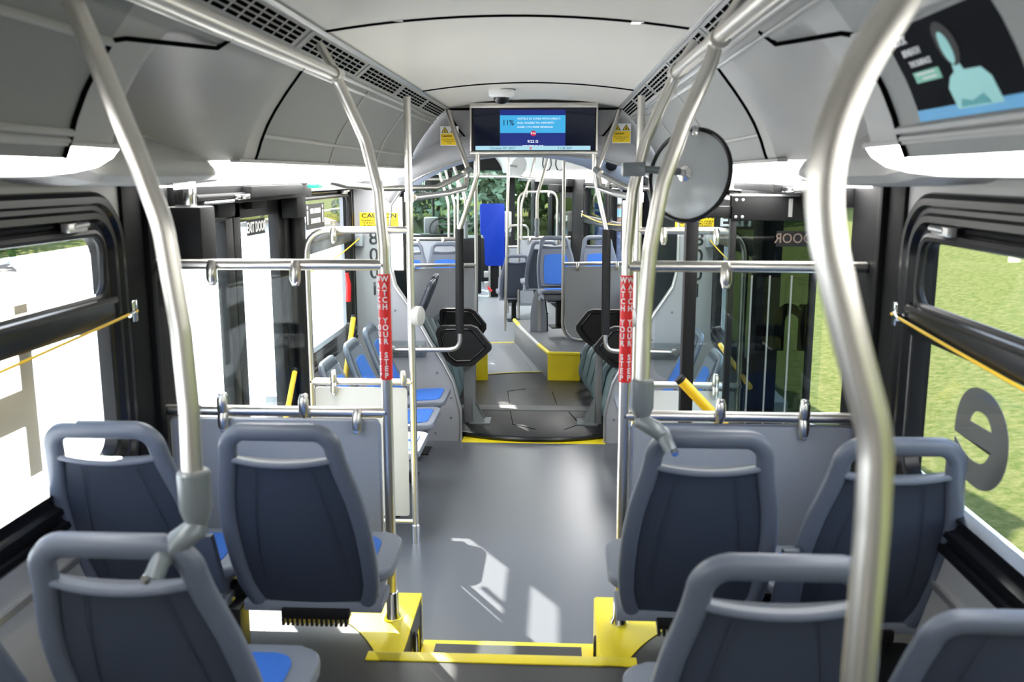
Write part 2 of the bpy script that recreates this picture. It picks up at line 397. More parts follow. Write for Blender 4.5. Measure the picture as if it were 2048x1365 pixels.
    b.tube([(s * (pf(2.082) - .003), y_b, 2.082), (s * (pf(2.082) - .003), 6.46, 2.082)], .007, n=6)
    for y in (4.2, 5.25): b.tube([(s * (pf(z) - .002), y, z) for z in [1.985 + .025 * k for k in range(15)]], .007, n=6)
    b.build('trim_rail', 'lining', c)
    # strip lamps
    for (ya, yb, where, cut) in ((-1.2, 2.17, 'beside the raised rear seats', 1), (2.98, 6.42, 'over the %s exit door' % side, 2)):
        t = thing('strip_light', 'long white strip light on the %s cove %s' % (side, where), 'light', (s * .93, (ya + yb) / 2, 1.95))
        P3 = [(.874, 1.992), (.885, 1.965), (.912, 1.938), (.955, 1.922), (1.03, 1.912), (1.17, 1.908)]
        if cut == 1: P3 = [(.874, 2.012), (.885, 1.990), (.908, 1.968), (.945, 1.955), (.985, 1.949), (1.01, 1.947)]
        n = 24; rows = []
        for j in range(n + 1):
            y = ya + (yb - ya) * j / n; row = []
            for i, (x, z) in enumerate(P3):
                yy = y
                lim = (i / 5.0) ** 1.6 * .20
                if cut == 1: yy = min(y, yb - lim)
                else: yy = min(max(y, ya - 0 + 0), yb - lim * .3)
                if cut == 2 and j == 0: yy = ya - .0 + (.06 * (1 - i / 5) if i < 5 else 0)
                row.append((s * x, yy, z))
            rows.append(row)
        MB().shell(rows, (s * .004, 0, .006)).build('diffuser', 'lamp', t, 60)
        b = MB(); zt = 2.012 if cut == 1 else 1.992; b.box((s * .866, ya, zt - .002), (s * .90, yb, zt + .010), .003)
        if cut == 1: b.box((s * 1.005, ya, 1.945), (s * 1.176, yb + .05, 1.955), .003)
        b.build('housing', 'lining', t)

# lamps have clear tops; poster and blank card in the coves
ps = thing('poster', 'dark poster of a teal lit figure in the right cove above the rear window', 'poster', (.82, 1.6, 2.12))
def onc(s, y, z, off): 
    return Vector((s * (pf(z) - off), y, z))
def cpatch(y0, y1, z0, z1, off, name, m, parent, s=1):
    b = MB(); b.shell([[onc(s, y0 + (y1 - y0) * j / 8, z0 + (z1 - z0) * k / 8, off) for k in range(9)] for j in range(9)], (s * .0015, 0, 0)); return b.build(name, m, parent)
cpatch(1.38, 1.80, 2.048, 2.205, .006, 'card', 'poster_dark', ps)
cpatch(1.38, 1.80, 2.048, 2.068, .0075, 'blue_band', 'poster_blue', ps)
cpatch(1.645, 1.755, 2.114, 2.132, .0075, 'mint_band', 'mint', ps)
def cfig(pts, off, name, m, parent):
    b = MB(); n = len(pts); c = (sum(p[0] for p in pts) / n, sum(p[1] for p in pts) / n)
    rings = []
    for k in (0.02, .5, 1): rings.append([b.v(onc(1, c[0] + (y - c[0]) * k, c[1] + (z - c[1]) * k, off)) for y, z in pts])
    b._bridge(rings); b.face(rings[0]); return b.build(name, m, parent)
ell = lambda cy, cz, a, bb, n=20: [(cy + a * math.cos(2 * PI * k / n), cz + bb * math.sin(2 * PI * k / n)) for k in range(n)]
cfig([(1.625, 2.06), (1.635, 2.095), (1.615, 2.112), (1.595, 2.118), (1.588, 2.136), (1.565, 2.136), (1.558, 2.118), (1.50, 2.116), (1.475, 2.10), (1.462, 2.06)], .0075, 'figure', 'teal_pale', ps)
cfig([(1.61, 2.062), (1.60, 2.075), (1.57, 2.068), (1.52, 2.078), (1.50, 2.062)], .0085, 'shade', 'teal_photo', ps)
cfig(ell(1.575, 2.160, .036, .034), .0078, 'hair', 'ink', ps)
cfig(ell(1.580, 2.154, .018, .025), .0085, 'face', 'teal_pale', ps)
for (s_, z, h, y) in (('LOOK', 2.184, .014, 1.735), ('BENEATH', 2.164, .0125, 1.715), ('THE SURFACE', 2.145, .0105, 1.700)):
    q = onc(1, y, z, .0085); text(s_, h, plane_M(q, (0, -1, 0), (-.5, 0, 1)), 'lettering', 'white', ps, .02, sx=1.0)
for i_, z_ in enumerate((2.1275, 2.1195)): cpatch(1.662, 1.74 - .02 * i_, z_ - .0015, z_ + .0015, .0088, 'pale_line', 'white', ps)
cpatch(1.0, 1.85, 2.05, 2.21, .005, 'blank_card', 'cove', c)

# ------------------------------------------------------------------ side walls and windows
def ringloops(b, s, X, y0, y1, z0, z1, r, prof):
    """frame built of nested rounded loops: prof = (inset, height towards the cabin)"""
    rings = []
    for ins, h in prof:
        rr = max(.03, r - ins * .75); rings.append([b.v((X - s * h, y, z)) for y, z in rrect(y0 + ins, z0 + ins, y1 - ins, z1 - ins, rr, 8)])
    b._bridge(rings)
def plate(b, s, X, Y0, Y1, Z0, Z1, y0, y1, z0, z1, r):
    inner = rrect(y0, z0, y1, z1, r, 8); n = 9; outer = []
    cs = [(Y1, Z1), (Y0, Z1), (Y0, Z0), (Y1, Z0)]
    for q in range(4):
        for k in range(n): outer.append(cs[q])
    A = [b.v((X, y, z)) for y, z in inner]; c4 = [b.v((X, y, z)) for y, z in cs]
    for q in range(4):
        for k in range(n - 1): b.face([A[q * n + k], A[q * n + k + 1], c4[q]])
        b.face([A[q * n + n - 1], A[(q * n + n) % 36], c4[(q + 1) % 4], c4[q]])
WPROF = [(-.01, -.02), (0, .012), (.012, .022), (.03, .022), (.038, .010), (.050, .010), (.058, .020), (.075, .020), (.085, .002), (.10, -.004), (.108, .006), (.120, .006), (.128, -.03)]
def window(n, s, M, X, y0, y1, z0, z1, rail, label, latch=True, r=.16, k=1.0):
    root = sroot('window_%d' % n, label, 'window', M @ Vector((s * X, (y0 + y1) / 2, z0)))
    b = MB(M); ringloops(b, s, s * X, y0, y1, z0, z1, r, [(i_ * k, h_) for i_, h_ in WPROF]); b.build('frame', 'rubber', root, 30)
    i = .12
    if rail:
        b = MB(M); b.box((s * X + s * .03, y0 + .09 * k, rail - .04), (s * X - s * .018, y1 - .09 * k, rail + .045), .012); b.tube([(s * (X - .02), y0 + .1 * k, rail + .035), (s * (X - .02), y1 - .1 * k, rail + .035)], .012, n=8); b.build('rail', 'rubber', root)
        b = MB(M); b.tube([(s * (X - .004), y, z) for y, z in rrect(y0 + .125 * k, rail + .045, y1 - .125 * k, z1 - .115 * k, .06, 6)], .014, closed=True, n=8); b.build('hopper_frame', 'black', root)
        if latch:
            b = MB(M)
            for yy in (y1 - .30, y0 + .30): b.box((s * (X - .01), yy - .05, z1 - .105), (s * (X - .035), yy + .05, z1 - .08), .004); b.tube([(s * (X - .03), yy - .02, z1 - .09), (s * (X - .045), yy + .03, z1 - .085)], .008)
            b.build('latch', 'alu', root)
    b = MB(M); b.prism([(s * (X + .028), y, z) for y, z in rrect(y0 + .10 * k, z0 + .10 * k, y1 - .10 * k, z1 - .10 * k, .08 * k, 6)], (s * .006, 0, 0)); b.build('pane', 'pane', root)
    return root
WT = WX + .07
for s, side, pil in ((-1, 'left', (2.77, 3.11)), (1, 'right', (2.70, 3.16))):
    w = sroot('wall_' + side, 'grey %s side wall of the rear bus section' % side, 'wall')
    b = MB(); X = s * WX
    ye = pil[0]
    plate(b, s, X, 1.05, ye, .3, 2.1, 1.10, ye - .01, .985, 1.90, .16)
    plate(b, s, X, -1.3, 1.05, .3, 2.1, -.65, 1.0, .985, 1.90, .16)
    b.box((X, -1.4, .0), (X + s * .1, ye, .36)); b.box((X + s * .04, -1.4, .30), (X + s * .10, ye, .985)); b.box((X + s * .04, -1.4, 1.905), (X + s * .10, ye, 2.1)); b.box((X + s * .04, -1.4, .9), (X + s * .1, -.66, 2.0)); b.box((X + s * .04, 1.0, .9), (X + s * .1, 1.1, 2.0)); b.build('lining', 'lining', w)
    b = MB(); b.box((X - s * .012, ye, .35), (X + s * .10, pil[1], 1.93), .008); b.box((X - s * .03, ye + .13, .35), (X, ye + .17, 1.93), .006); b.build('pillar', 'black_wall', w)
    b = MB(); b.box((X - s * .01, -1.3, .99 - .12), (X, ye, .99 - .10), .003); b.build('sill_rail', 'alu', w)
    b = MB(); b.box((X + s * .03, 3.1, 1.86), (X + s * .18, 6.5, 2.1)); b.box((X + s * .10, 4.6, -.02), (X + s * .18, 6.5, .80)); b.box((X + s * .10, 6.40, .78), (X + s * .18, 6.5, 1.9)); b.build('door_side_lining', 'ring', w)
    n = 1 if s < 0 else 2
    window(n, s, ID, WX, 1.10, ye - .01, .985, 1.90, 1.545, 'large black framed window with hopper on the %s beside the raised rear seats' % side)
    window(n + 2, s, ID, WX, -.65, 1.0, .985, 1.90, 1.545, 'rearmost black framed window on the %s wall' % side)
    window(n + 4, s, ID, 1.28, 4.78, 6.42, .78, 1.93, 1.53, 'black framed window on the %s between exit door and bus joint' % side, r=.12)
wr = struct(MB().box((-1.3, -1.45, 0), (1.3, -1.35, 2.5)).build('wall_rear', 'lining'), 'plain grey rear wall of the bus behind the seats', 'wall')
rf = struct(MB().box((-1.3, -1.4, 2.50), (1.3, 6.5, 2.56)).build('trim_5', 'alu'), 'outer roof skin over the rear bus section', 'roof')

# letters on the outer glass, seen from behind
ML = lambda s, y, z: plane_M((s * (WX + .036), y, z), (0, 1, 0), (0, 0, 1))
lt = thing('window_letter', 'dark letter e stuck outside the right rear window seen from behind', 'lettering', (WX + .036, 2.1, 1.3))
text('e', .345, ML(1, 2.215, 1.345), 'glyph', 'decal_dark', lt, .02, sx=1.3)
lt = thing('window_letter', 'dark stem of the next letter at the right edge of the right rear window', 'lettering', (WX + .036, 1.9, 1.3))
text('l', .40, ML(1, 1.80, 1.24), 'glyph', 'decal_dark', lt, .02)
lt = thing('window_letter', 'large beige block letter stuck outside the left rear window', 'lettering', (-WX - .036, 2.1, 1.3))
b = MB()
b.prism([(-WX - .036, y, z) for y, z in ((2.24, 1.16), (2.24, 1.62), (2.30, 1.62), (2.30, 1.47), (2.30, 1.16))], (-.002, 0, 0))
b.prism([(-WX - .036, y, z) for y, z in ((1.7, 1.30), (1.7, 1.40), (2.24, 1.40), (2.24, 1.30))], (-.002, 0, 0)); b.build('glyph', 'decal', lt)

# ------------------------------------------------------------------ pull cords
def cord(name, pts, root):
    MB().tube(pts, .0045, n=8).build(name, 'cord', root)
for s, side in ((-1, 'left'), (1, 'right')):
    a = aX(275, 622, -1.15) if s < 0 else aX(1783, 628, 1.15)
    t = thing('pull_cord', 'yellow stop request cord along the %s rear window' % side, 'cord', a)
    pts = [(a.x, a.y - q * (a.y + 1.2), a.z - .04 * q - .10 * math.sin(min(1, q * 1.0) * PI) * .6) for q in [k / 20 for k in range(21)]]
    cord('cord', pts, t)
    b = MB(); b.box((s * 1.168, a.y - .018, a.z - .035), (s * 1.155, a.y + .018, a.z + .035), .005); b.tube([(s * 1.155, a.y, a.z), (s * 1.148, a.y - .06, a.z - .006)], .007); b.build('bracket', 'chrome', t)
    z = 1.56; yb = 3.02 if s < 0 else 3.10
    bd = thing('badge', 'small blue sticker on the %s black window pillar' % side, 'sticker', (s * 1.15, yb, z)); MB().box((s * 1.152, yb - .028, z - .05), (s * 1.149, yb + .028, z + .05)).build('card', 'navy', bd)
    b = MB(); b.box((s * 1.1488, yb - .016, z - .034), (s * 1.1482, yb - .004, z + .034)); b.box((s * 1.1488, yb + .004, z - .034), (s * 1.1482, yb + .012, z + .020)); b.build('pale_mark', 'mask_blue', bd)

for s, side in ((-1, 'left'), (1, 'right')):
    t = thing('pull_cord', 'thin yellow stop cord by the %s window between door and joint' % side, 'cord', (s * 1.22, 6.45, 1.5))
    a = Vector((s * 1.235, 6.44, 1.505)); cord('cord', [(s * 1.235, a.y - 1.6 * q, a.z - .10 * q - .03 * math.sin(q * PI)) for q in [k / 12 for k in range(13)]], t)
    b = MB(); b.box((s * 1.21, 6.43, 1.45), (s * 1.275, 6.495, 1.54), .006); b.build('bracket', 'panel', t)
sg = thing('window_notice', 'black storage area notice with white lettering on the left window past the door', 'sign', (-1.30, 5.5, 1.7))
MB().box((-1.296, 5.30, 1.63), (-1.299, 5.72, 1.78)).build('card', 'ink', sg)
for z, w_ in ((1.735, 'BIKE & STROLLER'), (1.675, 'STORAGE AREA')): text(w_, .030, plane_M((-1.2945, 5.51, z), (0, 1, 0), (0, 0, 1)), 'lettering', 'white', sg, .01, sx=.72)
b = MB()
for y in (5.33, 5.68): b.lathe([(0, 0), (.012, 0), (.012, .001), (0, .001)], (-1.2955, y, 1.76), (1, 0, 0), 12); b.box((-1.2955, y - .012, 1.66), (-1.2945, y + .012, 1.74), .004)
b.build('symbol', 'white', sg)
# ------------------------------------------------------------------ fixtures: barriers
RT = .0185
def clip(b, x, y, z, up):
    b.tube([(x, y - .016, z - up * .012), (x, y - .026, z + up * .010), (x, y - .028, z + up * .045), (x, y - .024, z + up * .066)], [.013, .018, .018, .012], n=12); b.tube([(x, y - .04, z + up * .055), (x, y, z + up * .055)], .010, n=8)
def barrier(s, side):
    Y = 2.975; xp = .40
    t = thing('grab_barrier', 'steel barrier with red warning sleeve in front of the %s seats on the platform' % side, 'barrier', (s * xp, Y, .4))
    zu, zl = 1.657, 1.155
    rx = .535
    path = [(s * xp, Y, .40), (s * xp, Y, 1.72), (s * (xp + .012), Y, 1.90), (s * (xp + .05), Y, 2.06), (s * (rx - .01), Y - .02, 2.235), (s * rx, Y - .03, 2.262)]
    MB().tube(path, RT, .14).build('pole', 'steel', t)
    b = MB(); b.lathe([(.034, 0), (.034, .012), (.024, .03), (.0225, .10), (.0195, .105)], (s * xp, Y, .40), (0, 0, 1)); b.build('pole_foot', 'chrome', t)
    b = MB(); b.tube([(s * xp, Y, zu), (s * 1.165, Y, zu)], RT); b.build('upper_rail', 'steel', t)
    b = MB(); b.tube([(s * xp, Y, zl), (s * 1.165, Y, zl)], RT); b.build('lower_rail', 'steel', t)
    gx0, gx1 = (.680, 1.06) if s < 0 else (.715, 1.04)
    b = MB(); b.prism([(s * x, Y + .012, z) for x, z in rrect(gx0, zl + .025, gx1, zu - .035, .02)], (0, .006, 0)); b.build('glass_panel', 'guard', t)
    b = MB(); b.prism([(s * x, Y - .004, z) for x, z in rrect(xp + .03, .50, 1.15, zl - .03, .015)], (0, .008, 0), .002); b.build('lower_panel', 'panel', t)
    b = MB(); b.tube([(s * x, Y, z) for x, z in rrect(xp + .028, .49, 1.155, zl - .028, .018)], .006, n=6, closed=True); b.build('panel_edge', 'alu', t)
    cl_ = ((gx0 + .01, zu, -1), (gx1 - .09, zu, -1), (gx0 + .0, zl, 1), (gx1 - .10, zl, 1), (gx1 - .10, zl, -1), (xp + .10, zl, -1)) if s < 0 else ((gx0 + .0, zu, -1), (gx1, zu, -1), (gx0, zl, 1), (gx1 - .05, zl, 1), (gx1 - .05, zl, -1))
    for x, z, u in cl_:
        b = MB(); clip(b, s * x, Y, z, u); b.build('clip', 'steel', t)
    # sleeve with the warning
    z0, z1 = 1.272, 1.628
    b = MB(); b.tube([(s * xp, Y, z0), (s * xp, Y, z1)], RT + .0022, n=20); o = b.build('sleeve', 'red', t)
    for ang in (-52, 12) if s < 0 else (-38, 30):
        a = math.radians(ang); n = Vector((math.sin(a), -math.cos(a), 0)); c = Vector((s * xp, Y, (z0 + z1) / 2)) + n * (RT + .0025)
        text('\n'.join('WATCH YOUR STEP'), .0185, plane_M(c + Vector((0, 0, 0)), (math.cos(a), math.sin(a), 0), (0, 0, 1)), 'lettering', 'white', o, .025, ls=.88, sx=.9)
    # overhead rail going back
    h = thing('overhead_rail', 'brushed steel overhead handrail under the %s vent strip' % side, 'handrail', (s * rx, 1.0, 2.25))
    MB().tube([(s * rx, Y - .02, 2.262), (s * rx, -1.2, 2.25)], RT).build('tube', 'steel', h)
    MB().tube([(s * rx, Y - .06, 2.262), (s * rx, Y + .015, 2.263)], RT + .006).build('joint', 'steel', h)
    MB().tube([(s * rx, Y - .01, 2.268), (s * (rx + .06), Y + .03, 2.36)], .014).build('bracket', 'steel', h)
    MB().tube([(s * rx, 1.1, 2.262), (s * (rx + .06), 1.12, 2.36)], .014).build('bracket', 'steel', h)
    if s > 0:
        MB().tube([(s * rx, 2.16, 2.255), (s * rx, 2.26, 2.256)], RT + .006).build('joint', 'steel', h); MB().tube([(s * rx, 2.18, 2.268), (s * (rx + .06), 2.22, 2.36)], .014).build('bracket', 'steel', h)
barrier(-1, 'left'); barrier(1, 'right')

def barrier2(s, side):
    Y = 4.6; xp = .575
    t = thing('grab_barrier', 'arched steel and glass barrier beyond the exit door on the %s' % side, 'barrier', (s * xp, Y, 0))
    MB().tube([(s * xp, Y, 0), (s * xp, Y, 2.33)], RT).build('pole', 'steel', t)
    b = MB(); b.lathe([(.024, 0), (.024, .10), (.019, .105)], (s * xp, Y, 0), (0, 0, 1)); b.build('pole_foot', 'chrome', t)
    MB().tube([(s * 1.11, Y, .60), (s * 1.11, Y, 1.675), (s * xp, Y, 1.675)], RT, .14).build('arch_rail', 'steel', t)
    MB().tube([(s * 1.12, Y, .885), (s * xp, Y, .885)], RT).build('lower_rail', 'steel', t)
    MB().tube([(s * 1.10, Y, .12), (s * xp, Y, .12)], RT * .8).build('foot_rail', 'steel', t)
    b = MB(); b.prism([(s * x, Y - .004, z) for x, z in rrect(xp + .03, .15, 1.09, .855, .015)], (0, .008, 0), .002); b.build('lower_panel', 'panel_cream', t)
    b = MB(); b.prism([(s * x, Y + .01, z) for x, z in rrect(xp + .10, .915, 1.08, 1.645, .08)], (0, .006, 0)); b.build('glass_panel', 'guard', t)
    for x, z, u in ((.70, 1.675, -1), (.96, 1.675, -1), (.985, .885, 1), (.985, .885, -1), (.62, .885, 1)):
        b = MB(); clip(b, s * x, Y, z, u); b.build('clip', 'steel', t)
    b = MB(); b.lathe([(.0, -.025), (.044, -.024), (.052, -.012), (.052, .016), (.042, .024), (0, .025)], (s * (xp - .035), Y - .005, 1.235), (-s, -.22, 0)); b.build('stop_button', 'lining', t)
    MB().tube([(s * xp, Y, 1.815), (s * xp, Y, 1.865)], RT + .006).build('collar', 'steel', t)
    # overhead loop handrails up to the joint
    h = thing('loop_handrail', 'bent steel handrail looping from barrier pole to the joint ceiling on the %s' % side, 'handrail', (s * .5, 5.5, 1.9))
    MB().tube([(s * (xp - .02), Y + .02, 1.838), (s * .53, 5.7, 1.835), (s * .455, 6.22, 1.86), (s * .44, 6.30, 1.99), (s * .56, 6.40, 2.30), (s * .585, 6.42, 2.385)], RT, .07).build('lower_tube', 'steel', h)
    MB().tube([(s * 1.13, 5.2, 1.915), (s * 1.08, 5.35, 1.89), (s * .90, 5.6, 1.868), (s * .62, 6.0, 1.868), (s * .445, 6.28, 1.965)], RT, .08).build('upper_tube', 'steel', h)
    b = MB(); b.tube([(s * .46, 6.24, 1.955), (s * .43, 6.30, 1.985)], RT + .007); b.build('fitting', 'steel', h)
barrier2(-1, 'left'); barrier2(1, 'right')

# ------------------------------------------------------------------ near stanchions
def clampfit(b, p, q):
    """stanchion socket at p, leaning cast clamp that grips the seat handle at q"""
    p = Vector(p); q = Vector(q)
    b.lathe([(.0245, .040), (.0285, .036), (.0285, -.030), (.022, -.050), (.016, -.062)], p, (0, 0, 1), 20)
    j = p + Vector((0, -.004, -.066))
    b.tube([p + Vector((0, 0, -.05)), j, j * .5 + q * .5 + Vector((0, -.01, .006)), q], [.015, .022, .022, .018], n=14)
    d = (q - p).normalized()
    b.tube([q + Vector((0, .028, .004)), q + Vector((0, -.030, .0)), q + d * .02 + Vector((0, -.034, -.004))], .017, n=10)
def stanchion(label, path, fit, r, sock, grip):
    t = thing('stanchion', label, 'grab pole', (path[-1][0], path[-1][1], path[-1][2]))
    MB().tube(path, r, .25, n=20).build('pole', 'steel', t)
    if fit:
        b = MB(); clampfit(b, sock, grip); b.build('clamp', 'cast', t)
        b = MB(); g = Vector(grip); b.lathe([(0, -.004), (.009, -.003), (.009, .008), (0, .009)], g + Vector((-.02 if grip[0] < 0 else .02, -.04, -.025)), (0, -1, 0), 10); b.build('screw', 'chrome', t)
stanchion('curved steel pole clamped to the nearest left seat handle', [(-.62, 1.5, 2.25), (-.574, 1.5, 2.126), (-.526, 1.5, 1.991), (-.488, 1.5, 1.868), (-.468, 1.5, 1.69), (-.463, 1.5, 1.55), (-.465, 1.5, 1.42)], True, .0178, (-.463, 1.5, 1.400), (-.513, 1.482, 1.288))
stanchion('curved steel pole clamped to the handle of the right aisle seat by the barrier', [(.535, 2.2, 2.26), (.519, 2.2, 2.2), (.466, 2.2, 2.076), (.418, 2.2, 1.927), (.393, 2.2, 1.773), (.384, 2.2, 1.603), (.384, 2.2, 1.44)], True, .0178, (.384, 2.2, 1.415), (.440, 2.182, 1.312))
stanchion('thick bowed steel pole nearest the viewer on the right', [(.57, .88, 2.26), (.478, .88, 2.105), (.446, .88, 2.049), (.426, .88, 1.996), (.419, .88, 1.941), (.426, .88, 1.889), (.454, .88, 1.793), (.481, .88, 1.709), (.486, .88, 1.683), (.488, .88, 1.605), (.486, .88, 1.433), (.484, .88, .40)], False, .0172, None, None)

# convex mirror on the right barrier pole
mr = thing('convex_mirror', 'round convex mirror seen from behind on the right barrier pole', 'mirror', (.41, 2.97, 1.96))
mc = Vector((.590, 3.04, 1.952)); ax = Vector((-.62, -.75, .17)).normalized()
MB().lathe([(0, .012), (.03, .010), (.08, .004), (.12, -.006), (.148, -.018), (.150, -.026), (.10, -.05), (0, -.06)], mc, ax, 48).build('dish', 'mirror_back', mr)
b = MB(); N = ax.orthogonal().normalized(); B_ = ax.cross(N); b.tube([mc + ax * -.018 + (N * math.cos(a) + B_ * math.sin(a)) * .150 for a in [2 * PI * k / 48 for k in range(48)]], .008, closed=True, n=8); b.build('rim', 'rubber', mr)
b = MB(); b.lathe([(0, .05), (.010, .048), (.012, .02), (.026, .012), (.026, .004)], mc, ax, 16); b.build('hub', 'chrome', mr)
b = MB(); b.box((.375, 2.935, 1.945), (.448, 3.01, 1.990), .006); b.build('pole_clamp', 'cast', mr)
b = MB(); b.tube([(.44, 2.97, 1.968), (.52, 2.985, 1.962), mc + ax * .045], .012, .03); b.build('arm', 'cast', mr)
for dz in (-.138, .138): b = MB(); q = mc + ax * .0 + Vector((.035 if dz < 0 else .02, 0, dz)); b.box((q.x - .009, q.y - .03, q.z - .016), (q.x + .009, q.y + .012, q.z + .016), .003); b.build('rim_clip', 'chrome', mr)

# ------------------------------------------------------------------ seats
def ys(z): return .25 * max(0, (.925 - z) / .58) ** 1.2
def hw(z):
    K = [(.27, .155), (.32, .186), (.38, .203), (.48, .208), (.60, .205), (.69, .194), (.75, .181), (.80, .168), (.86, .159), (.93, .156)]
    for (a, p), (c_, q) in zip(K[:-1], K[1:]):
        if a <= z <= c_: return p + (q - p) * (z - a) / (c_ - a)
    return K[0][1] if z < .3 else K[-1][1]
def make_seat(label, handle=True, name='bus_chair', pan=True, leg=True, low=.80):
    t = thing(name, label, 'seat')
    top = .925 if handle else low
    # band: from bottom left up and over to bottom right
    pts = []
    zs = [.315 + (top - .075 - .315) * k / 14 for k in range(15)]
    L = [Vector((-hw(z) + .022, ys(z), z)) for z in zs]
    cr_ = []
    for k in range(1, 9):
        a = PI / 2 * k / 9; z = top - .075 + .055 * math.sin(a); cr_.append(Vector((-hw(top - .075) + .022 + .055 * (1 - math.cos(a)), ys(z), z)))
    up = L + cr_; pts = up + [Vector((-p.x, p.y, p.z)) for p in up[::-1]]
    nrm = []
    for p in pts:
        dz = .01; dy = ys(p.z + dz) - ys(p.z - dz); nrm.append(Vector((0, -2 * dz, dy)).normalized())
    pr = [(-.022, -.008), (-.022, .010), (-.014, .017), (0, .019), (.014, .017), (.022, .010), (.022, -.008), (.012, -.014), (-.012, -.014)]
    MB().sweep(pts, nrm, pr).build('frame', 'seat_frame', t, 60)
    # shell
    ztop = .812 if handle else top - .03
    rows = []
    for j in range(19):
        row = []
        for k in range(17):
            u = -1 + 2 * k / 16; z0 = .283 + .055 * abs(u) ** 3; zt = ztop + (.012 * u * u if handle else 0)
            z = z0 + (zt - z0) * j / 18; e = 1 - u * u
            row.append((u * (hw(z) - .036), ys(z) - .004 - .016 * e * math.sin(PI * min(1, (j + 3) / 21)), z))
        rows.append(row)
    sh = MB().shell(rows, (0, .022, .004)).build('back_shell', 'seat_shell', t, 50)
    b = MB()
    for sg in (-1, 1):
        b.tube([(sg * (.07 + .05 * math.sin(PI * .5 * (ztop - z) / .42)), ys(z) - .004 - .016 * (1 - ((.07 + .04) / hw(z)) ** 2) - .0012, z) for z in [ztop - .02 - .38 * k / 14 for k in range(15)]], .0016, n=4)
    b.build('seam', 'seat_shell', sh)
    if handle:
        b = MB(); P_ = [Vector((-hw(.82) + .036 + (2 * hw(.82) - .072) * k / 16, 0, 0)) for k in range(17)]
        P_ = [Vector((p.x, ys(.82) - .010 - .012 * (1 - (p.x / .14) ** 2), .812 + .012 * (p.x / .13) ** 2)) for p in P_]
        b.sweep(P_, [Vector((0, -1, .1))] * 17, [(-.007, -.022), (-.007, .004), (0, .008), (.007, .004), (.007, -.022)]); b.build('top_lip', 'seat_frame', t, 60)
    # padding on the front of the back
    rows = []
    for j in range(11):
        row = []
        for k in range(11):
            u = -1 + 2 * k / 10; zt = ztop - .07 - .012 * u * u; z0 = .44 + .01 * u * u; z = z0 + (zt - z0) * j / 10
            row.append((u * (hw(z) - .070), ys(z) + .026, z))
        rows.append(row)
    MB().shell(rows, (0, -.012, 0)).build('back_pad', 'blue', t)
    b = MB(); rows = []
    for j in range(13):
        rows.append([(u * (hw(z) - .028), ys(z) + .020 + .006 * abs(u) ** 3, z) for z in [.42 + (ztop - .02 - .42) * j / 12] for u in [-1 + 2 * k / 12 for k in range(13)]])
    b.shell(rows, (0, -.01, 0)); b.build('front_shell', 'seat_frame', t)
    # pan
    if pan:
        out = rrect(-.225, .275, .225, .55, .06, 6); b = MB(); b.prism([(x, y, .360 + .02 * (y - .2) / .34) for x, y in out], (0, 0, .036), .012, 3); b.build('seat_pan', 'seat_pan', t)
        b = MB(); b.prism([(x, y, .393 + .02 * (y - .2) / .34) for x, y in rrect(-.165, .30, .165, .51, .05, 6)], (0, 0, .008), .003); b.build('cushion', 'blue', t)
    b = MB(); b.box((-.205, .25, .285), (.205, .38, .318), .006); b.box((-.19, .285, .31), (.19, .50, .362), .006); b.build('seat_rail', 'seat_pan', t)
    b = MB(); b.box((-.09, .235, .270), (.11, .27, .300), .003)
    for k in range(14): b.box((-.088 + k * .0142, .230, .252), (-.080 + k * .0142, .26, .275))
    b.build('ratchet', 'black', t)
    if not leg: return t
    b = MB(); b.box((-.03, .28, .0), (.03, .36, .31), .006); b.box((-.09, .20, 0), (.09, .42, .012), .003); b.build('pedestal', 'black', t)
    return t
PZ = .402
A = make_seat('grey bus seat on the left by the aisle, behind the left barrier', leg=False)
A.location = (-.535, 2.20, PZ)
dup(A, (-.995, 2.20, PZ), 0, 'grey bus seat beside the left window, behind the left barrier')
dup(A, (.555, 2.19, PZ), 0, 'grey bus seat on the right by the aisle with a pole clamped to its handle')
dup(A, (1.005, 2.15, PZ), 0, 'grey bus seat beside the right window, behind the right barrier')
dup(A, (-.610, 1.475, PZ), 0, 'nearest left bus seat with the curved pole clamped to its handle')
dup(A, (.555, 1.44, PZ), 0, 'nearest right bus seat behind the thick bowed pole')
LO = make_seat('low grey seat back at the bottom right corner by the window', handle=False, pan=False)
LO.location = (.985, 1.43, PZ + .02)
dup(LO, (-1.06, 1.45, PZ - .03), 0, 'low grey seat back at the bottom left corner by the window')
for (x, y, lab) in ((-.765, 2.31, 'left'), (.78, 2.29, 'right')):
    k = thing('seat_link', 'grey bracket joining the pair of seats behind the %s barrier' % lab, 'bracket', (x, y, PZ)); 
    b = MB(); b.prism([(x - .038, y - .03, PZ + .42), (x + .038, y - .03, PZ + .42), (x + .022, y - .065, PZ + .60), (x - .022, y - .065, PZ + .60)], (0, .03, 0), .008); b.build('cap', 'seat_shell', k); MB().box((x - .02, y + .12, PZ - .002), (x + .02, y + .2, PZ + .30), .005).build('post', 'black', k); MB().box((x - .40, y + .21, PZ + .29), (x + .40, y + .25, PZ + .335), .006).build('beam', 'black', k)
bx = thing('wheel_box', 'black wheel arch box with round lid under the right window seats', 'box', (.98, 1.9, .4))
MB().box((.72, 1.50, .40), (1.17, 2.42, .66), .02).build('body', 'black', bx)
MB().lathe([(.15, 0), (.15, .012), (.13, .018), (0, .018)], (.97, 1.98, .66), (0, 0, 1), 40).build('lid', 'panel_dark', bx)
b = MB()
for q in ((1.13, 2.2), (1.15, 2.08), (1.12, 2.12)): b.lathe([(0, 0), (.014, 0), (.014, .014), (0, .018)], (q[0], q[1], .66), (0, 0, 1), 8)
b.build('bolt', 'chrome', bx)

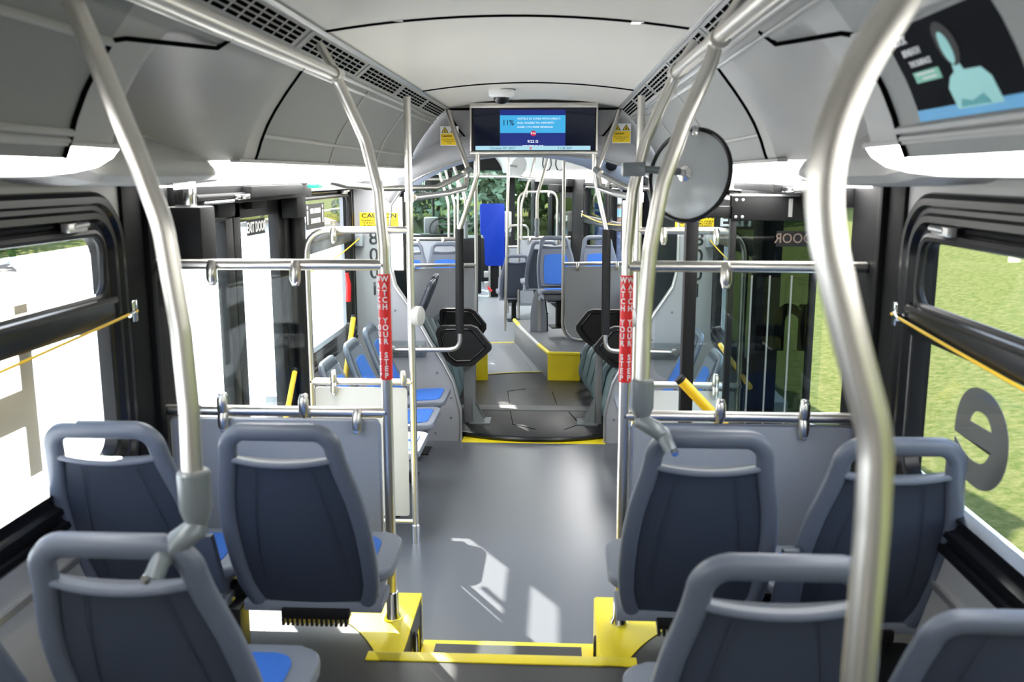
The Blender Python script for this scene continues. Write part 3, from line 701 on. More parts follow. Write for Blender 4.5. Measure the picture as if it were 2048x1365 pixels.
# ------------------------------------------------------------------ exit doors
def leaf_frame(b, s, X, y0, y1, z0, z1, w, d=.05):
    for a, c_ in (((y0, z0), (y0 + w, z1)), ((y1 - w, z0), (y1, z1)), ((y0, z0), (y1, z0 + w * 1.4)), ((y0, z1 - w * 1.6), (y1, z1))): b.box((s * X, a[0], a[1]), (s * (X + d), c_[0], c_[1]), .008)
dl = sroot('door_1', 'closed black framed exit door with two glass leaves on the left', 'door', (-1.2, 3.9, 0))
for (y0, y1) in ((3.13, 3.79), (3.80, 4.50)):
    b = MB(); leaf_frame(b, -1, 1.19, y0, y1, 0, 1.90, .085); b.build('leaf_frame', 'black', dl)
    MB().box((-1.215, y0 + .07, .1), (-1.222, y1 - .07, 1.80)).build('pane', 'pane', dl)
b = MB(); b.box((-1.18, 4.50, 0), (-1.27, 4.72, 1.86), .012); b.tube([(-1.15, 4.60, .0), (-1.15, 4.60, 1.84)], .04); b.build('post', 'black', dl)
b = MB(); b.box((-1.10, 3.14, 1.84), (-1.27, 4.72, 1.93), .006); b.box((-1.06, 3.66, 1.86), (-1.15, 4.42, 1.905), .004); b.tube([(-1.09, 3.15, 1.87), (-1.09, 3.66, 1.87)], .012); b.box((-1.14, 3.50, 1.78), (-1.19, 3.70, 1.85), .02); b.box((-1.14, 3.90, 1.80), (-1.19, 4.10, 1.86), .02); b.box((-1.1, 4.44, 1.74), (-1.18, 4.60, 1.90), .008); b.build('header', 'black_wall', dl)
b = MB(); b.box((-1.06, 3.52, 1.855), (-1.12, 3.64, 1.875), .004); b.tube([(-1.08, 3.2, 1.85), (-1.08, 3.5, 1.852)], .006); b.build('linkage', 'chrome', dl)
sg = thing('exit_sign', 'black EXIT DOOR sticker on the left door glass', 'sign', (-1.21, 4.15, 1.72))
MB().box((-1.210, 4.02, 1.680), (-1.213, 4.27, 1.752)).build('card', 'ink', sg); text('EXIT DOOR', .046, plane_M((-1.2085, 4.145, 1.714), (0, 1, 0), (0, 0, 1)), 'lettering', 'white', sg, .02, sx=.76)
for (s, y, n) in ((-1, 4.58, 'left'), (1, 4.25, 'right')):
    g = thing('door_lamp', 'green indicator lamp above the %s exit door' % n, 'lamp', (s * 1.03, y, 1.9)); MB().box((s * 1.02, y - .055, 1.885), (s * 1.07, y + .055, 1.91), .006).build('lens', 'green_lens', g)
    b = MB(); b.box((s * 1.03, y - .04, 1.905), (s * 1.10, y + .04, 1.925)); b.build('base', 'black', g)
mb_ = thing('monitor_box', 'black box hanging below the left door cover beside the pole', 'speaker box', (-1.03, 3.05, 1.9))
MB().box((-1.14, 3.0, 1.655), (-1.015, 3.13, 1.845), .008).build('body', 'black_soft', mb_)
MB().box((-1.115, 3.03, 1.84), (-1.06, 3.09, 1.93), .004).build('bracket', 'chrome', mb_)
def grab(label, a, c_, m='yellow_rail', r=.016):
    t = thing('yellow_grab_bar', label, 'grab bar', a); MB().tube([a, c_], r).build('bar', m, t); b = MB(); d = (Vector(c_) - Vector(a)).normalized(); b.tube([Vector(a) - d * .012, Vector(a) + d * .006], r * 1.02); b.build('end_cap', 'black', t)
grab('yellow grab bar on the left exit door low behind the barrier glass', aX(590, 742, -1.15), aX(560, 900, -1.15), r=.013)
grab('yellow grab bar beside the left window near the joint', aX(707, 635, -1.13), aX(686, 790, -1.13), r=.016)
hm = thing('emergency_handle', 'red emergency handle on the left window frame by the joint', 'handle', aX(696, 575, -1.14)); q = aX(694, 575, -1.14)
b = MB(); b.tube([(q.x, q.y, q.z + .09), (q.x + .01, q.y, q.z + .02), (q.x, q.y + .02, q.z - .09)], [.011, .016, .018], n=8); b.build('grip', 'red', hm)
# right exit door standing open across the aisle side
dr = sroot('door_2', 'open black framed exit door leaf with tinted glass on the right', 'door', (1.0, 3.62, 0))
Y = 3.62
b = MB(); b.box((.672, Y - .03, .03), (.722, Y + .03, 1.80), .008); b.build('edge_post', 'black', dr)
b = MB(); b.box((.845, Y - .03, 1.775), (1.20, Y + .03, 1.875), .006); b.box((.845, Y - .02, .06), (.868, Y + .02, 1.875), .004); b.box((1.165, Y - .02, .06), (1.188, Y + .02, 1.875), .004); b.box((.845, Y - .02, .03), (1.188, Y + .02, .16), .006); b.box((.72, Y - .02, .03), (.85, Y + .02, .16), .006); b.box((.70, Y - .015, 1.785), (.85, Y + .015, 1.83), .004); b.build('leaf_frame', 'black', dr)
b = MB(); b.box((.845, Y - .035, 1.868), (1.20, Y + .035, 1.876), .002); b.box((1.06, Y - .034, 1.79), (1.075, Y - .028, 1.86)); b.build('leaf_cap', 'alu', dr)
b = MB()
for x in (.86, .885): 
    for z in (1.79, 1.855): b.lathe([(0, 0), (.006, 0), (.006, .005), (0, .006)], (x, Y - .03, z), (0, -1, 0), 8)
b.build('rivet', 'alu', dr)
MB().box((.866, Y - .004, .15), (1.168, Y + .004, 1.78)).build('tinted_pane', 'tint', dr)
MB().box((.72, Y - .003, .15), (.85, Y + .003, 1.79)).build('clear_pane', 'guard', dr)
b = MB()
for x in (.935, 1.005, 1.09): b.box((x, Y - .010, .16), (x + .006, Y - .004, 1.56))
b.build('pane_edge', 'alu', dr)
sg = thing('door_sign', 'dark DOOR sticker seen mirrored on the right open door glass', 'sign', (1.07, Y, 1.69)); MB().box((1.025, Y - .012, 1.675), (1.155, Y - .010, 1.735)).build('card', 'black', sg)
text('DOOR', .038, back_M((1.09, Y - .0125, 1.705)), 'lettering', 'sign_brown', sg, .0, sx=-.9)
lt = thing('door_lettering', 'dark mirrored letters across the tinted right door glass', 'lettering', (1.07, Y, 1.4))
text('ni', .27, back_M((1.07, Y + .008, 1.38)), 'glyph', 'ink', lt, .02, sx=-.85)
grab('bright yellow grab bar slanting across the right open door', (.668, Y - .05, 1.145), (.85, Y - .05, .955), r=.021)
grab('pale orange bar standing in for the grab bar reflection in the right door glass', aX(1440, 690, 1.12), aX(1500, 775, 1.12), r=.014)  # mirror image of the yellow bar in the glass, built as a solid bar
b = MB(); b.box((1.10, 3.16, 1.84), (1.27, 4.72, 1.93), .006); b.box((1.0, 3.60, 1.885), (1.17, 4.4, 1.93), .006); b.box((1.17, 4.5, 0), (1.27, 4.72, 1.86), .01); b.box((1.02, 4.45, 1.75), (1.18, 6.0, 1.83), .006)
b.build('header', 'black', dr)
b = MB(); b.box((1.03, 3.40, 1.885), (1.13, 3.6, 1.905), .004); b.box((1.05, 3.35, 1.89), (1.10, 3.47, 1.90)); b.build('linkage', 'chrome', dr)
sg = thing('exit_sign', 'white on black EXIT sign beyond the right open door', 'sign', (1.1, 5.9, 1.7)); q = aY(1460, 442, 5.9)
MB().box((q.x - .10, 5.9, q.z - .055), (q.x + .22, 5.905, q.z + .055)).build('card', 'ink', sg); text('EXIT', .075, back_M((q.x + .045, 5.898, q.z)), 'lettering', 'white', sg, .03)

# ------------------------------------------------------------------ joint: ring wall, bellows, side panels
YR = 6.5
rg = sroot('wall_front', 'grey ring wall with arched opening at the bus joint', 'wall', (0, YR, 0))
def opening():
    H = [(.53, 0.0), (.53, .22), (.585, .45), (.66, .60), (.745, .73), (.87, .96), (1.0, 1.16), (1.03, 1.30), (1.03, 1.55), (1.01, 1.74), (.92, 1.87), (.78, 1.945), (.62, 2.015), (.45, 2.065), (.2, 2.085)]
    return H
H = opening(); out = [(1.36, 0), (1.36, .22), (1.36, .45), (1.36, .60), (1.36, .73), (1.36, .96), (1.36, 1.16), (1.36, 1.30), (1.36, 1.55), (1.36, 1.80), (1.25, 2.10), (1.0, 2.5), (.7, 2.5), (.5, 2.5), (.2, 2.5)]
Lp = [(-x, z) for x, z in H] + [(x, z) for x, z in H[::-1]]; Lo = [(-x, z) for x, z in out] + [(x, z) for x, z in out[::-1]]
b = MB(); A_ = [b.v((x, YR, z)) for x, z in Lp]; B2 = [b.v((x, YR, z)) for x, z in Lo]; C_ = [b.v((x, YR + .10, z)) for x, z in Lp]; D_ = [b.v((x, YR + .10, z)) for x, z in Lo]
b._bridge([B2, A_, C_, D_], wrap=False); b.build('arch_panel', 'ring', rg)
b = MB(); i0 = 4; b.tube([(x, YR - .004, z) for x, z in Lp], .009, n=8); b.build('arch_edge', 'alu', rg)
b = MB()
for s in (-1, 1):
    for x, z in ((.60, .18), (.60, .33), (.70, .52), (.86, .78), (1.0, .98), (.72, .06), (1.08, 1.42), (1.08, 1.25)): b.lathe([(0, 0), (.008, 0), (.008, .004), (0, .006)], (s * x, YR, z), (0, -1, 0), 8)
b.build('rivet', 'panel_dark', rg)
# soft inner lip of the arch (upper part)
b = MB(); up = [(x, z) for x, z in Lp if z > 1.6]
b.shell([[(x, YR - .0, z + .0), (x * 1.02, YR - .03, z + .035), (x * 1.05, YR - .035, z + .09), (x * 1.09, YR - .01, z + .15)] for x, z in up], (0, .012, 0)); b.build('arch_lip', 'ring', rg, 60)
b = MB(); b.tube([(s_ * .60, YR - .006, 2.40) for s_ in (-1, 1)], .008, n=6)
for s in (-1, 1): b.tube([(s * .61, YR - .006, 2.40), (s * .52, YR - .006, 2.26), (s * .46, YR - .006, 2.19)], .006, n=6)
b.build('seam', 'gap', rg)
# white glowing strips added for daylight showing through the joint, not lamp fittings
for s, side in ((-1, 'left'), (1, 'right')):
    ML_ = ID if s < 0 else FR; xa, xb, yl = (-1.035, -.957, 6.63) if s < 0 else (.962, 1.07, .92)
    t = thing('vertical_glow', 'white upright glow strip standing in for daylight through the joint arch on the %s' % side, 'light', ML_ @ Vector(((xa + xb) / 2, yl, 1.18)))
    MB(ML_).box((xa - .004, yl + .012, 1.24), (xb + .02, yl + .05, 1.81), .008).build('housing', 'black', t); MB(ML_).box((xa, yl, 1.26 if s < 0 else 1.16), (xb, yl + .01, 1.79 if s < 0 else 1.71), .004).build('diffuser', 'lamp', t)
    # caution sign
    q = aY(768, 434, YR) if s < 0 else None
    cx = -1.10 if s < 0 else 1.14
    sg = thing('caution_sign', 'yellow CAUTION notice on the grey joint wall at the %s' % side, 'sign', (cx, YR, 1.62))
    MB().box((cx - .14, YR - .004, 1.565), (cx + .14, YR - .001, 1.685)).build('card', 'sign_yellow', sg)
    text('CAUTION', .030, back_M((cx, YR - .005, 1.662)), 'heading', 'ink', sg, .02, sx=1.3)
    text('PLEASE HOLD ON WHILE\nTHE BUS IS IN MOTION.\nALWAYS BE PREPARED\nFOR SUDDEN STOPS.', .0125, back_M((cx, YR - .005, 1.603)), 'lettering', 'ink', sg, .01, ls=.95, sx=1.25)
    nx = -1.145 if s < 0 else 1.17
    nm = thing('bus_number', 'black numerals 8001 down the grey joint wall at the %s' % side, 'number', (nx, YR - .002, 1.3))
    for k, ch in enumerate('8001'): text(ch, .095, back_M((nx, YR - .002, 1.50 - .122 * k)), 'numeral', 'ink', nm, .012)
    # upper caution stickers
    u = aY(899, 272, YR - .04) if s < 0 else aY(1243, 267, YR - .04)
    sg = thing('warning_sticker', 'white and yellow warning sticker above the joint arch at the %s' % side, 'sticker', u)
    MB().box((u.x - .064, u.y - .003, u.z - .066), (u.x + .064, u.y, u.z + .066)).build('card', 'white', sg)
    MB().box((u.x - .060, u.y - .0045, u.z - .062), (u.x + .060, u.y - .003, u.z + .016)).build('yellow_field', 'sign_yellow', sg)
    b = MB()
    for dx in (-.031, .031):
        b.prism([(u.x + dx - .026, u.y - .004, u.z + .021), (u.x + dx + .026, u.y - .004, u.z + .021), (u.x + dx, u.y - .004, u.z + .062)], (0, -.001, 0))
    b.build('triangle_edge', 'ink', sg)
    b = MB()
    for dx in (-.031, .031): b.prism([(u.x + dx - .018, u.y - .0052, u.z + .025), (u.x + dx + .018, u.y - .0052, u.z + .025), (u.x + dx, u.y - .0052, u.z + .054)], (0, -.0006, 0))
    b.build('triangle', 'sign_yellow', sg)
    b = MB()
    for dx in (-.031, .031): b.box((u.x + dx - .003, u.y - .0068, u.z + .028), (u.x + dx + .003, u.y - .006, u.z + .044)); b.box((u.x + dx - .009, u.y - .0068, u.z + .030), (u.x + dx + .009, u.y - .006, u.z + .033))
    b.build('symbol', 'ink', sg)
    text('Caution', .016, back_M((u.x - .018, u.y - .005, u.z)), 'heading', 'ink', sg, .02)
    text('Floor rotates in this area\nBeware standing at\nall times', .0065, back_M((u.x - .0, u.y - .005, u.z - .036)), 'lettering', 'ink', sg, ls=1.3)
# bellows
bw = thing('bellows', 'dark folded rubber bellows around the bus joint', 'bellows', (0, 7.6, 0))
def bell_loop(off, k):
    th = AL * k; M_ = Matrix.Translation((0, 7.6, 0)) @ Matrix.Rotation(th, 4, 'Z') @ Matrix.Translation((0, -7.6, 0)) if k > .5 else ID
    return M_
b = MB(); rings = []
for j in range(23):
    y = 6.6 + 1.85 * j / 22; off = .06 if j % 2 else 0
    off += .05 + .05 * j / 22
    prof = [(1.02 + off, .0), (1.02 + off, 1.0), (1.02 + off, 1.7), (.95 + off, 1.95), (.7, 2.10 + off), (0, 2.18 + off), (-.7, 2.10 + off), (-.95 - off, 1.95), (-1.02 - off, 1.7), (-1.02 - off, 1.0), (-1.02 - off, 0)]
    a = AL * max(0, min(1, (y - 6.9) / 1.5)); ca, sa = math.cos(a), math.sin(a)
    rings.append([b.v((x * ca - (y - 7.6) * sa * .5, 7.6 + (y - 7.6) + x * sa, z)) for x, z in prof])
b._bridge(rings, wrap=False); b.build('folds', 'bellows', bw, 20)
for s in (-1, 1):
    b = MB()
    for k in range(6):
        y = 6.95 + .24 * k
        dx = .10 + .025 * k if s < 0 else 0
        b.tube([(s * (.98 - .02 * k), y, .78 - .05 * abs(k - 2)), (s * (.74 - .02 * k + dx), y - .02, .60), (s * (.60 - .03 * k + dx), y - .05, .42), (s * (.55 - .03 * k + dx), y - .06, .18), (s * (.60 - .02 * k + dx), y - .06, .05)], .034, .12, n=8)
    b.build('skirt_rib', 'rib', bw)
    b = MB(); b.grid([[(s * (.99 - .02 * k), 6.8 + .25 * k, .72), (s * (.70 - .02 * k + (.12 + .02 * k if s < 0 else 0)), 6.8 + .25 * k, .50), (s * (.64 - .02 * k + (.12 + .02 * k if s < 0 else 0)), 6.8 + .25 * k, .04)] for k in range(7)]); b.build('skirt', 'bellows', bw)

# front ring of the joint
r2 = sroot('trim_14', 'grey ring arch at the far side of the bus joint', 'ring', FR @ Vector((0, 1.0, 0)))
H2 = [(1.0, 0), (1.0, .6), (1.0, 1.2), (1.0, 1.66), (.98, 1.79), (.90, 1.89), (.753, 1.968), (.60, 2.03), (.40, 2.085), (.2, 2.11)]
O2 = [(1.22, 0), (1.22, .6), (1.22, 1.2), (1.22, 1.5), (1.22, 1.75), (1.22, 2.0), (1.1, 2.3), (.8, 2.42), (.5, 2.46), (.2, 2.46)]
l2 = [(-x, z) for x, z in H2] + H2[::-1]; o2 = [(-x, z) for x, z in O2] + O2[::-1]
b = MB(FR); b._bridge([[b.v((x, y, z)) for x, z in q_] for q_, y in ((o2, 1.0), (l2, 1.0), (l2, 1.08), (o2, 1.08))], wrap=False); b.build('arch_panel', 'ring', r2)
q = fy(1223, 330, .99); sp = thing('ceiling_speaker', 'round black speaker in the far joint arch at the right', 'speaker', FR @ q); MB(FR).lathe([(.055, 0), (.055, .006), (.045, .008), (0, .004)], q, (0, -1, 0), 28).build('grille', 'black', sp)
# ------------------------------------------------------------------ screen, camera dome
tv = thing('display_screen', 'wide passenger information screen above the joint arch', 'screen', (.0, 6.4, 2.1))
TX0, TX1, TZ0, TZ1, TY = -.425, .435, 2.095, 2.43, 6.36
b = MB(); b.box((TX0, TY, TZ0), (TX1, TY + .08, TZ1), .01); b.build('body', 'black', tv)
b = MB(); b.box((TX0 - .006, TY - .012, TZ1 - .032), (TX1 + .006, TY + .08, TZ1 + .002), .005); b.box((TX0 - .006, TY - .012, TZ0 - .004), (TX1 + .006, TY + .08, TZ0 + .014), .004)
for x in (TX0, TX1): b.box((x - .006, TY - .008, TZ0), (x + .006, TY + .08, TZ1), .003)
b.build('bezel', 'steel', tv)
def scr(a, c_, name, m, lift, par):
    k = lambda p: (TX0 + (TX1 - TX0) * (p[0] - 945) / 245, TZ1 - .030 - (p[1] - 217) * (TZ1 - TZ0 - .045) / 91)
    (x0, z1), (x1, z0) = k(a), k(c_); return MB().box((x0, TY - .001 - lift, z0), (x1, TY - .0003 - lift, z1)).build(name, m, par), k
pn, k = scr((951, 219), (1186, 306), 'display_panel', 'screen', .001, tv)
scr((1002, 222), (1129, 306), 'page', 'screen_blue', .002, tv); scr((1002, 233), (1129, 270), 'banner', 'screen_cyan', .003, tv); scr((954, 297), (1178, 306), 'status_bar', 'screen_pale', .003, tv)
def st(s_, px, py, h, m, al='CENTER', bold=.015, sx=1.0, ls=1.0):
    x, z = k((px, py)); text(s_, h, back_M((x, TY - .0055, z)), 'lettering', m, tv, bold, al, sx, ls, depth=.0003)
st('11%', 1018, 249, .036, 'screen_ink', bold=.012, sx=.95)
for i_, l_ in enumerate(('HOTELS IN CITIES WITH DIRECT', 'RAIL ACCESS TO AIRPORTS', 'RAISE 11% MORE REVENUE.')): st(l_, 1036, 240.5 + 8.6 * i_, .0125, 'screen_white', 'LEFT', .0, sx=1.13)
st('9/22 IS', 1066, 288, .018, 'screen_white', bold=.015, sx=1.05); st('October 07, 2021', 1007, 302, .017, 'screen_ink', bold=0); st('11:35 AM', 1128, 302, .017, 'screen_ink', bold=0)
st('CAR FREE IN CLE', 1066, 296.2, .006, 'screen_white', bold=.03, sx=2.2)
for (px, py, r_) in ((1067, 271, .019), (1062, 302, .009)):
    x, z = k((px, py)); MB().lathe([(0, 0), (r_, 0), (r_, .0004), (0, .0004)], (x, TY - .0048, z), (0, -1, 0), 24).build('round_badge', 'screen_red', tv)
    text('RTA', r_ * .55, back_M((x, TY - .0056, z)), 'lettering', 'screen_white', tv, .03, sx=1.2)
dm = thing('camera_dome', 'small white ceiling camera dome in front of the screen', 'camera', (.0, 5.55, 2.44)); q = aZ(1003, 180, 2.45)
MB().lathe([(.072, .012), (.078, .0), (.078, -.022), (.070, -.035), (.05, -.040)], (q.x, q.y, 2.445), (0, 0, 1), 32).build('shell', 'white', dm)
MB().lathe([(.05, -.038), (.042, -.060), (.025, -.073), (0, -.078)], (q.x, q.y, 2.445), (0, 0, 1), 28).build('lens_dome', 'rubber', dm)
MB().lathe([(.084, .016), (.084, .006), (.07, .006)], (q.x, q.y, 2.445), (0, 0, 1), 32).build('gasket', 'black', dm)
# padded stanchions of the joint
for s, side in ((-1, 'left'), (1, 'right')):
    xo = 0 if s < 0 else .012
    t = thing('padded_stanchion', 'bent steel pole with black grip hanging below the screen on the %s' % side, 'grab pole', (s * .52, 6.42, .7))
    MB().tube([(s * .385 + xo * 3, 6.42, 2.095), (s * .387 + xo * 3, 6.42, 1.95), (s * .515, 6.42, 1.57), (s * .52, 6.42, 1.3), (s * .522, 6.42, .71), (s * 1.0, 6.42, .70), (s * 1.03, 6.49, .70)], .0175, .08).build('pole', 'steel', t)
    MB().tube([(s * .516, 6.42, 1.575), (s * .522, 6.42, .83)], .030, n=16).build('grip', 'black_soft', t)
    MB().box((s * .78, 6.476, .64), (s * 1.10, 6.492, .76), .01).build('wall_plate', 'cast', t)
    b = MB(); b.tube([(s * .82, 6.43, .705), (s * .82, 6.49, .72)], .014); b.tube([(s * 1.03, 6.47, .70), (s * 1.03, 6.49, .70)], .03); b.build('stub', 'steel', t)

# ------------------------------------------------------------------ side bench seats
def wall_seat_pose(r, loc, rz, lab): pass
FS = make_seat('flip seat on the left wall nearest the arched barrier, sunlit white', handle=False, name='flip_chair', low=.89)
FS.location = (-1.12, 4.92, .05); FS.rotation_euler = (0, 0, -PI / 2)
dup(FS, (-1.12, 5.50, .05), -PI / 2, 'blue cushioned flip seat on the left wall, middle of three')
dup(FS, (-1.12, 6.07, .05), -PI / 2, 'blue cushioned flip seat on the left wall next to the joint arch')
dup(FS, (1.12, 5.25, .05), PI / 2, 'blue cushioned flip seat on the right wall beyond the open door')
dup(FS, (1.12, 5.95, .05), PI / 2, 'blue cushioned flip seat on the right wall next to the joint arch')
# seats on the turntable with black arm panels
NEAR = [aY(x, y, 6.8) for x, y in ((871, 668), (874, 658), (882, 653), (942, 652), (954, 657), (982, 692), (983, 700), (968, 714), (946, 733), (908, 734), (892, 721), (879, 698))]
FAR = [aY(x, y, 7.86) for x, y in ((879, 640), (879, 622), (884, 618), (940, 618), (950, 622), (972, 650), (972, 660), (962, 675), (945, 690), (912, 690), (898, 682), (886, 665))]
def arm(root_label, P_, s, dx):
    P_ = [Vector((p.x if s < 0 else -p.x + dx, p.y, p.z)) for p in P_]; c0 = sum(P_, Vector()) / len(P_)
    t = thing('arm_panel', root_label, 'armrest', (c0.x, c0.y, c0.z - .2))
    o = fillet([(P_[-1] + P_[0]) / 2] + P_ + [(P_[-1] + P_[0]) / 2], .02, 4)[:-1]
    MB().prism(o, (0, .06, 0), .015, 3).build('pad', 'black_soft', t)
    b = MB(); k0 = c0 + Vector((0, 0, .03)); b.tube([k0 + (p - k0) * .78 + Vector((0, -.003, 0)) for p in o], .009, closed=True, n=8); b.build('welt', 'rubber', t)
    return t
for s, side in ((-1, 'left'), (1, 'right')):
    n1 = dup(FS, (s * (.79 if s < 0 else .77), 7.05, .25), -s * PI / 2, 'near grey seat on the turntable at the %s with black arm panel' % side)
    n2 = dup(FS, (s * (.83 if s < 0 else .76), 7.55, .24), -s * PI / 2, 'far grey seat on the turntable at the %s between arm panels' % side)
    arm('near black arm panel of the %s turntable seats' % side, NEAR, s, .135)
    arm('far black arm panel of the %s turntable seats' % side, FAR, s, -.10)
    p = thing('seat_post', 'black pedestal carrying the %s turntable seats' % side, 'pedestal', (s * .55, 6.95, .03))
    MB().box((s * (.455 if s < 0 else .475), 6.88, .035), (s * (.545 if s < 0 else .53), 6.98, .66), .008).build('post', 'panel_dark', p)
    b = MB(); b.prism([(s * .475, 6.87, .036), (s * .475, 6.87, .22), (s * .38, 6.87, .036)], (0, .02, 0)); b.prism([(s * .475, 6.98, .036), (s * .475, 6.98, .22), (s * .38, 6.98, .036)], (0, .02, 0)); b.box((s * .34, 6.84, .036), (s * .50, 7.02, .046)); b.build('gusset', 'cast', p)

# ------------------------------------------------------------------ FRONT SECTION (turned on the joint)
FM = FR
fl2 = sroot('trim_6', 'pale grey floor of the front bus section', 'floor', FM @ Vector((0, 5, 0)))
MB(FM).box((-1.3, .6, -.06), (1.3, 10.2, 0.0)).build('front_floor', 'floor_front', fl2)
b = MB(FM); b.box((-.62, 2.96, .0), (.20, 3.0, .004)); b.build('yellow_line', 'yellow', fl2)
make_ceiling(FM, 1.0, 10.2, [3.2, 5.4], 'trim_7', 'pale ceiling of the front bus section')
for s, side in ((-1, 'left'), (1, 'right')):
    c = sroot('trim_%d' % (8 if s < 0 else 9), 'curved cove lining of the front bus section on the %s' % side, 'cove lining', FM @ Vector((s * .8, 5, 2)))
    b = MB(FM); b.shell([[(s * x, y, z) for x, z in PROF] for y in (1.0, 10.0)], (s * .015, 0, .01)); b.box((s * 1.0, 1.0, 1.92), (s * 1.26, 10.0, 2.3)); b.build('cove_panel', 'lining', c)
    t = thing('strip_light', 'long white strip light of the front section on the %s' % side, 'light', FM @ Vector((s * .93, 5, 1.95)))
    MB(FM).shell([[(s * x, y, z) for x, z in ((.874, 1.992), (.885, 1.96), (.925, 1.93), (1.0, 1.912), (1.16, 1.90))] for y in (1.3, 8.6)], (s * .004, 0, .006)).build('diffuser', 'lamp', t)
    w = sroot('wall_front_' + side, '%s side wall of the front bus section' % side, 'wall', FM @ Vector((s * 1.2, 5, 0)))
    b = MB(FM); X = s * WX
    b.box((X, .9, -.05), (X + s * .08, 4.3 if s > 0 else 10, .78)); b.box((X, .9, 1.84), (X + s * .08, 10, 2.0)); b.build('lining', 'panel_dark', w)
    b = MB(FM)
    segs = ((.9, 1.15), (2.36, 2.50), (3.75, 4.45), (5.3, 5.42), (6.2, 6.5), (7.9, 8.3)) if s > 0 else ((.9, 1.25), (2.5, 2.6), (4.0, 4.1), (6.4, 6.9))
    for a, c_ in segs: b.box((X - s * .01, a, 0), (X + s * .08, c_, 1.95), .006)
    b.build('pillar', 'black_wall', w)
n = 7
for (y0, y1, s, lab) in ((1.15, 2.36, 1, 'black framed front section window beside the bus joint on the right'), (2.50, 3.75, 1, 'narrow black framed front section window on the right before the front door'), (1.25, 2.5, -1, 'front section window on the left beside the joint'), (2.6, 4.0, -1, 'second front section window on the left'), (4.1, 6.4, -1, 'driver side window on the left')):
    window(n, s, FM, WX, y0, y1, .78, 1.86, 1.40, lab, latch=False, r=.05, k=.5); n += 1
dr3 = sroot('door_3', 'black framed front door leaves on the right near the windscreen', 'door', FM @ Vector((1.2, 5.3, 0)))
b = MB(FM); leaf_frame(b, 1, 1.17, 4.46, 5.30, 0, 1.84, .07); leaf_frame(b, 1, 1.17, 5.42, 6.2, 0, 1.84, .07); b.box((1.08, 4.4, 1.80), (1.26, 6.6, 1.93), .006); b.box((1.0, 4.6, 1.72), (1.18, 5.4, 1.82), .006); b.build('leaf_frame', 'black_wall', dr3)
b = MB(FM); b.box((1.195, 4.52, .08), (1.20, 5.24, 1.76)); b.box((1.195, 5.48, .08), (1.20, 6.14, 1.76)); b.build('pane', 'tint', dr3)
sg = thing('door_sign', 'mirrored DOOR sticker on the distant front door glass', 'sign', FM @ Vector((1.19, 4.9, 1.68))); MB(FM).box((1.187, 4.6, 1.64), (1.19, 5.1, 1.72)).build('card', 'black', sg)
text('DOOR', .05, FM @ plane_M((1.186, 4.85, 1.68), (0, -1, 0), (0, 0, 1)), 'lettering', 'sign_brown', sg, 0, sx=-1)
# yellow cord in the front section
t = thing('pull_cord', 'yellow stop cord sagging along the front section right windows', 'cord', FM @ Vector((1.14, 2.5, 1.5)))
MB(FM).tube([(1.14, 3.75 - 2.6 * q, 1.47 - .05 * math.sin(q * PI)) for q in [k_ / 16 for k_ in range(17)]], .006, n=6).build('cord', 'cord', t)
MB(FM).box((1.145, 3.74, 1.43), (1.17, 3.80, 1.51), .006).build('bracket', 'chrome', t)
# windscreen, dash
wi = sroot('window_12', 'large windscreen with trees beyond at the front of the bus', 'window', FM @ Vector((0, 10, .8)))
MB(FM).box((-1.2, 10.0, .72), (1.2, 10.01, 2.2)).build('pane', 'wind', wi)
b = MB(FM); b.box((-1.25, 9.97, 0), (1.25, 10.05, .72)); b.box((-1.25, 9.96, 2.03), (1.25, 10.05, 2.5)); b.box((.98, 9.9, 0), (1.1, 10.05, 2.2)); b.box((-1.25, 9.9, 0), (-1.15, 10.05, 2.2)); b.box((-.47, 9.97, .7), (-.43, 10.03, 2.1)); b.build('frame', 'black', wi)
MB(FM).box((-1.2, 10.08, 2.0), (1.2, 10.09, 2.1)).build('sun_strip', 'wind', wi)
da = thing('dashboard', 'black driver dashboard with upright pod below the windscreen', 'dashboard', FM @ Vector((-.4, 9.3, 0)))
b = MB(FM); b.box((-1.1, 9.2, 0), (.55, 9.9, .82), .05); b.box((-.95, 8.6, 0), (-.15, 9.0, .92), .03); b.build('console', 'black', da)
b = MB(FM); b.box((-.66, 9.0, .90), (-.40, 9.25, 1.20), .05); b.tube([(-.5, 9.0, .9), (-.45, 8.9, 1.08), (.2, 8.9, 1.08)], .012, .04); b.build('pod', 'panel_dark', da)
b = MB(FM); b.tube([(-.35 + .22 * math.cos(a), 8.75 + .06 * math.sin(a), 1.0 + .19 * math.sin(a)) for a in [2 * PI * k_ / 32 for k_ in range(32)]], .014, closed=True, n=8); b.tube([(-.35, 8.75, 1.0), (-.35, 9.1, .85)], .025); b.build('steering_wheel', 'black', da)
dp = thing('driver_partition', 'clear glass driver partition on steel posts', 'partition', FM @ Vector((-.5, 7.6, 0)))
b = MB(FM); b.box((-1.1, 7.55, .9), (-.15, 7.56, 1.85)); b.build('glass_panel', 'guard', dp)
b = MB(FM); b.box((-1.15, 7.53, 0), (-.12, 7.58, .88), .01); b.build('lower_panel', 'panel_dark', dp)
b = MB(FM); b.tube([(-.9, 7.52, 0), (-.9, 7.52, 1.88), (-.15, 7.52, 1.88), (-.15, 7.52, 0)], .018, .08); b.build('post', 'steel', dp)
cb = thing('cable_box', 'black equipment box with wires hanging near the windscreen', 'equipment', FM @ Vector((-.55, 8.2, 1.95)))
MB(FM).box((-.66, 8.2, 1.72), (-.42, 8.4, 1.95), .01).build('body', 'black', cb)
b = MB(FM)
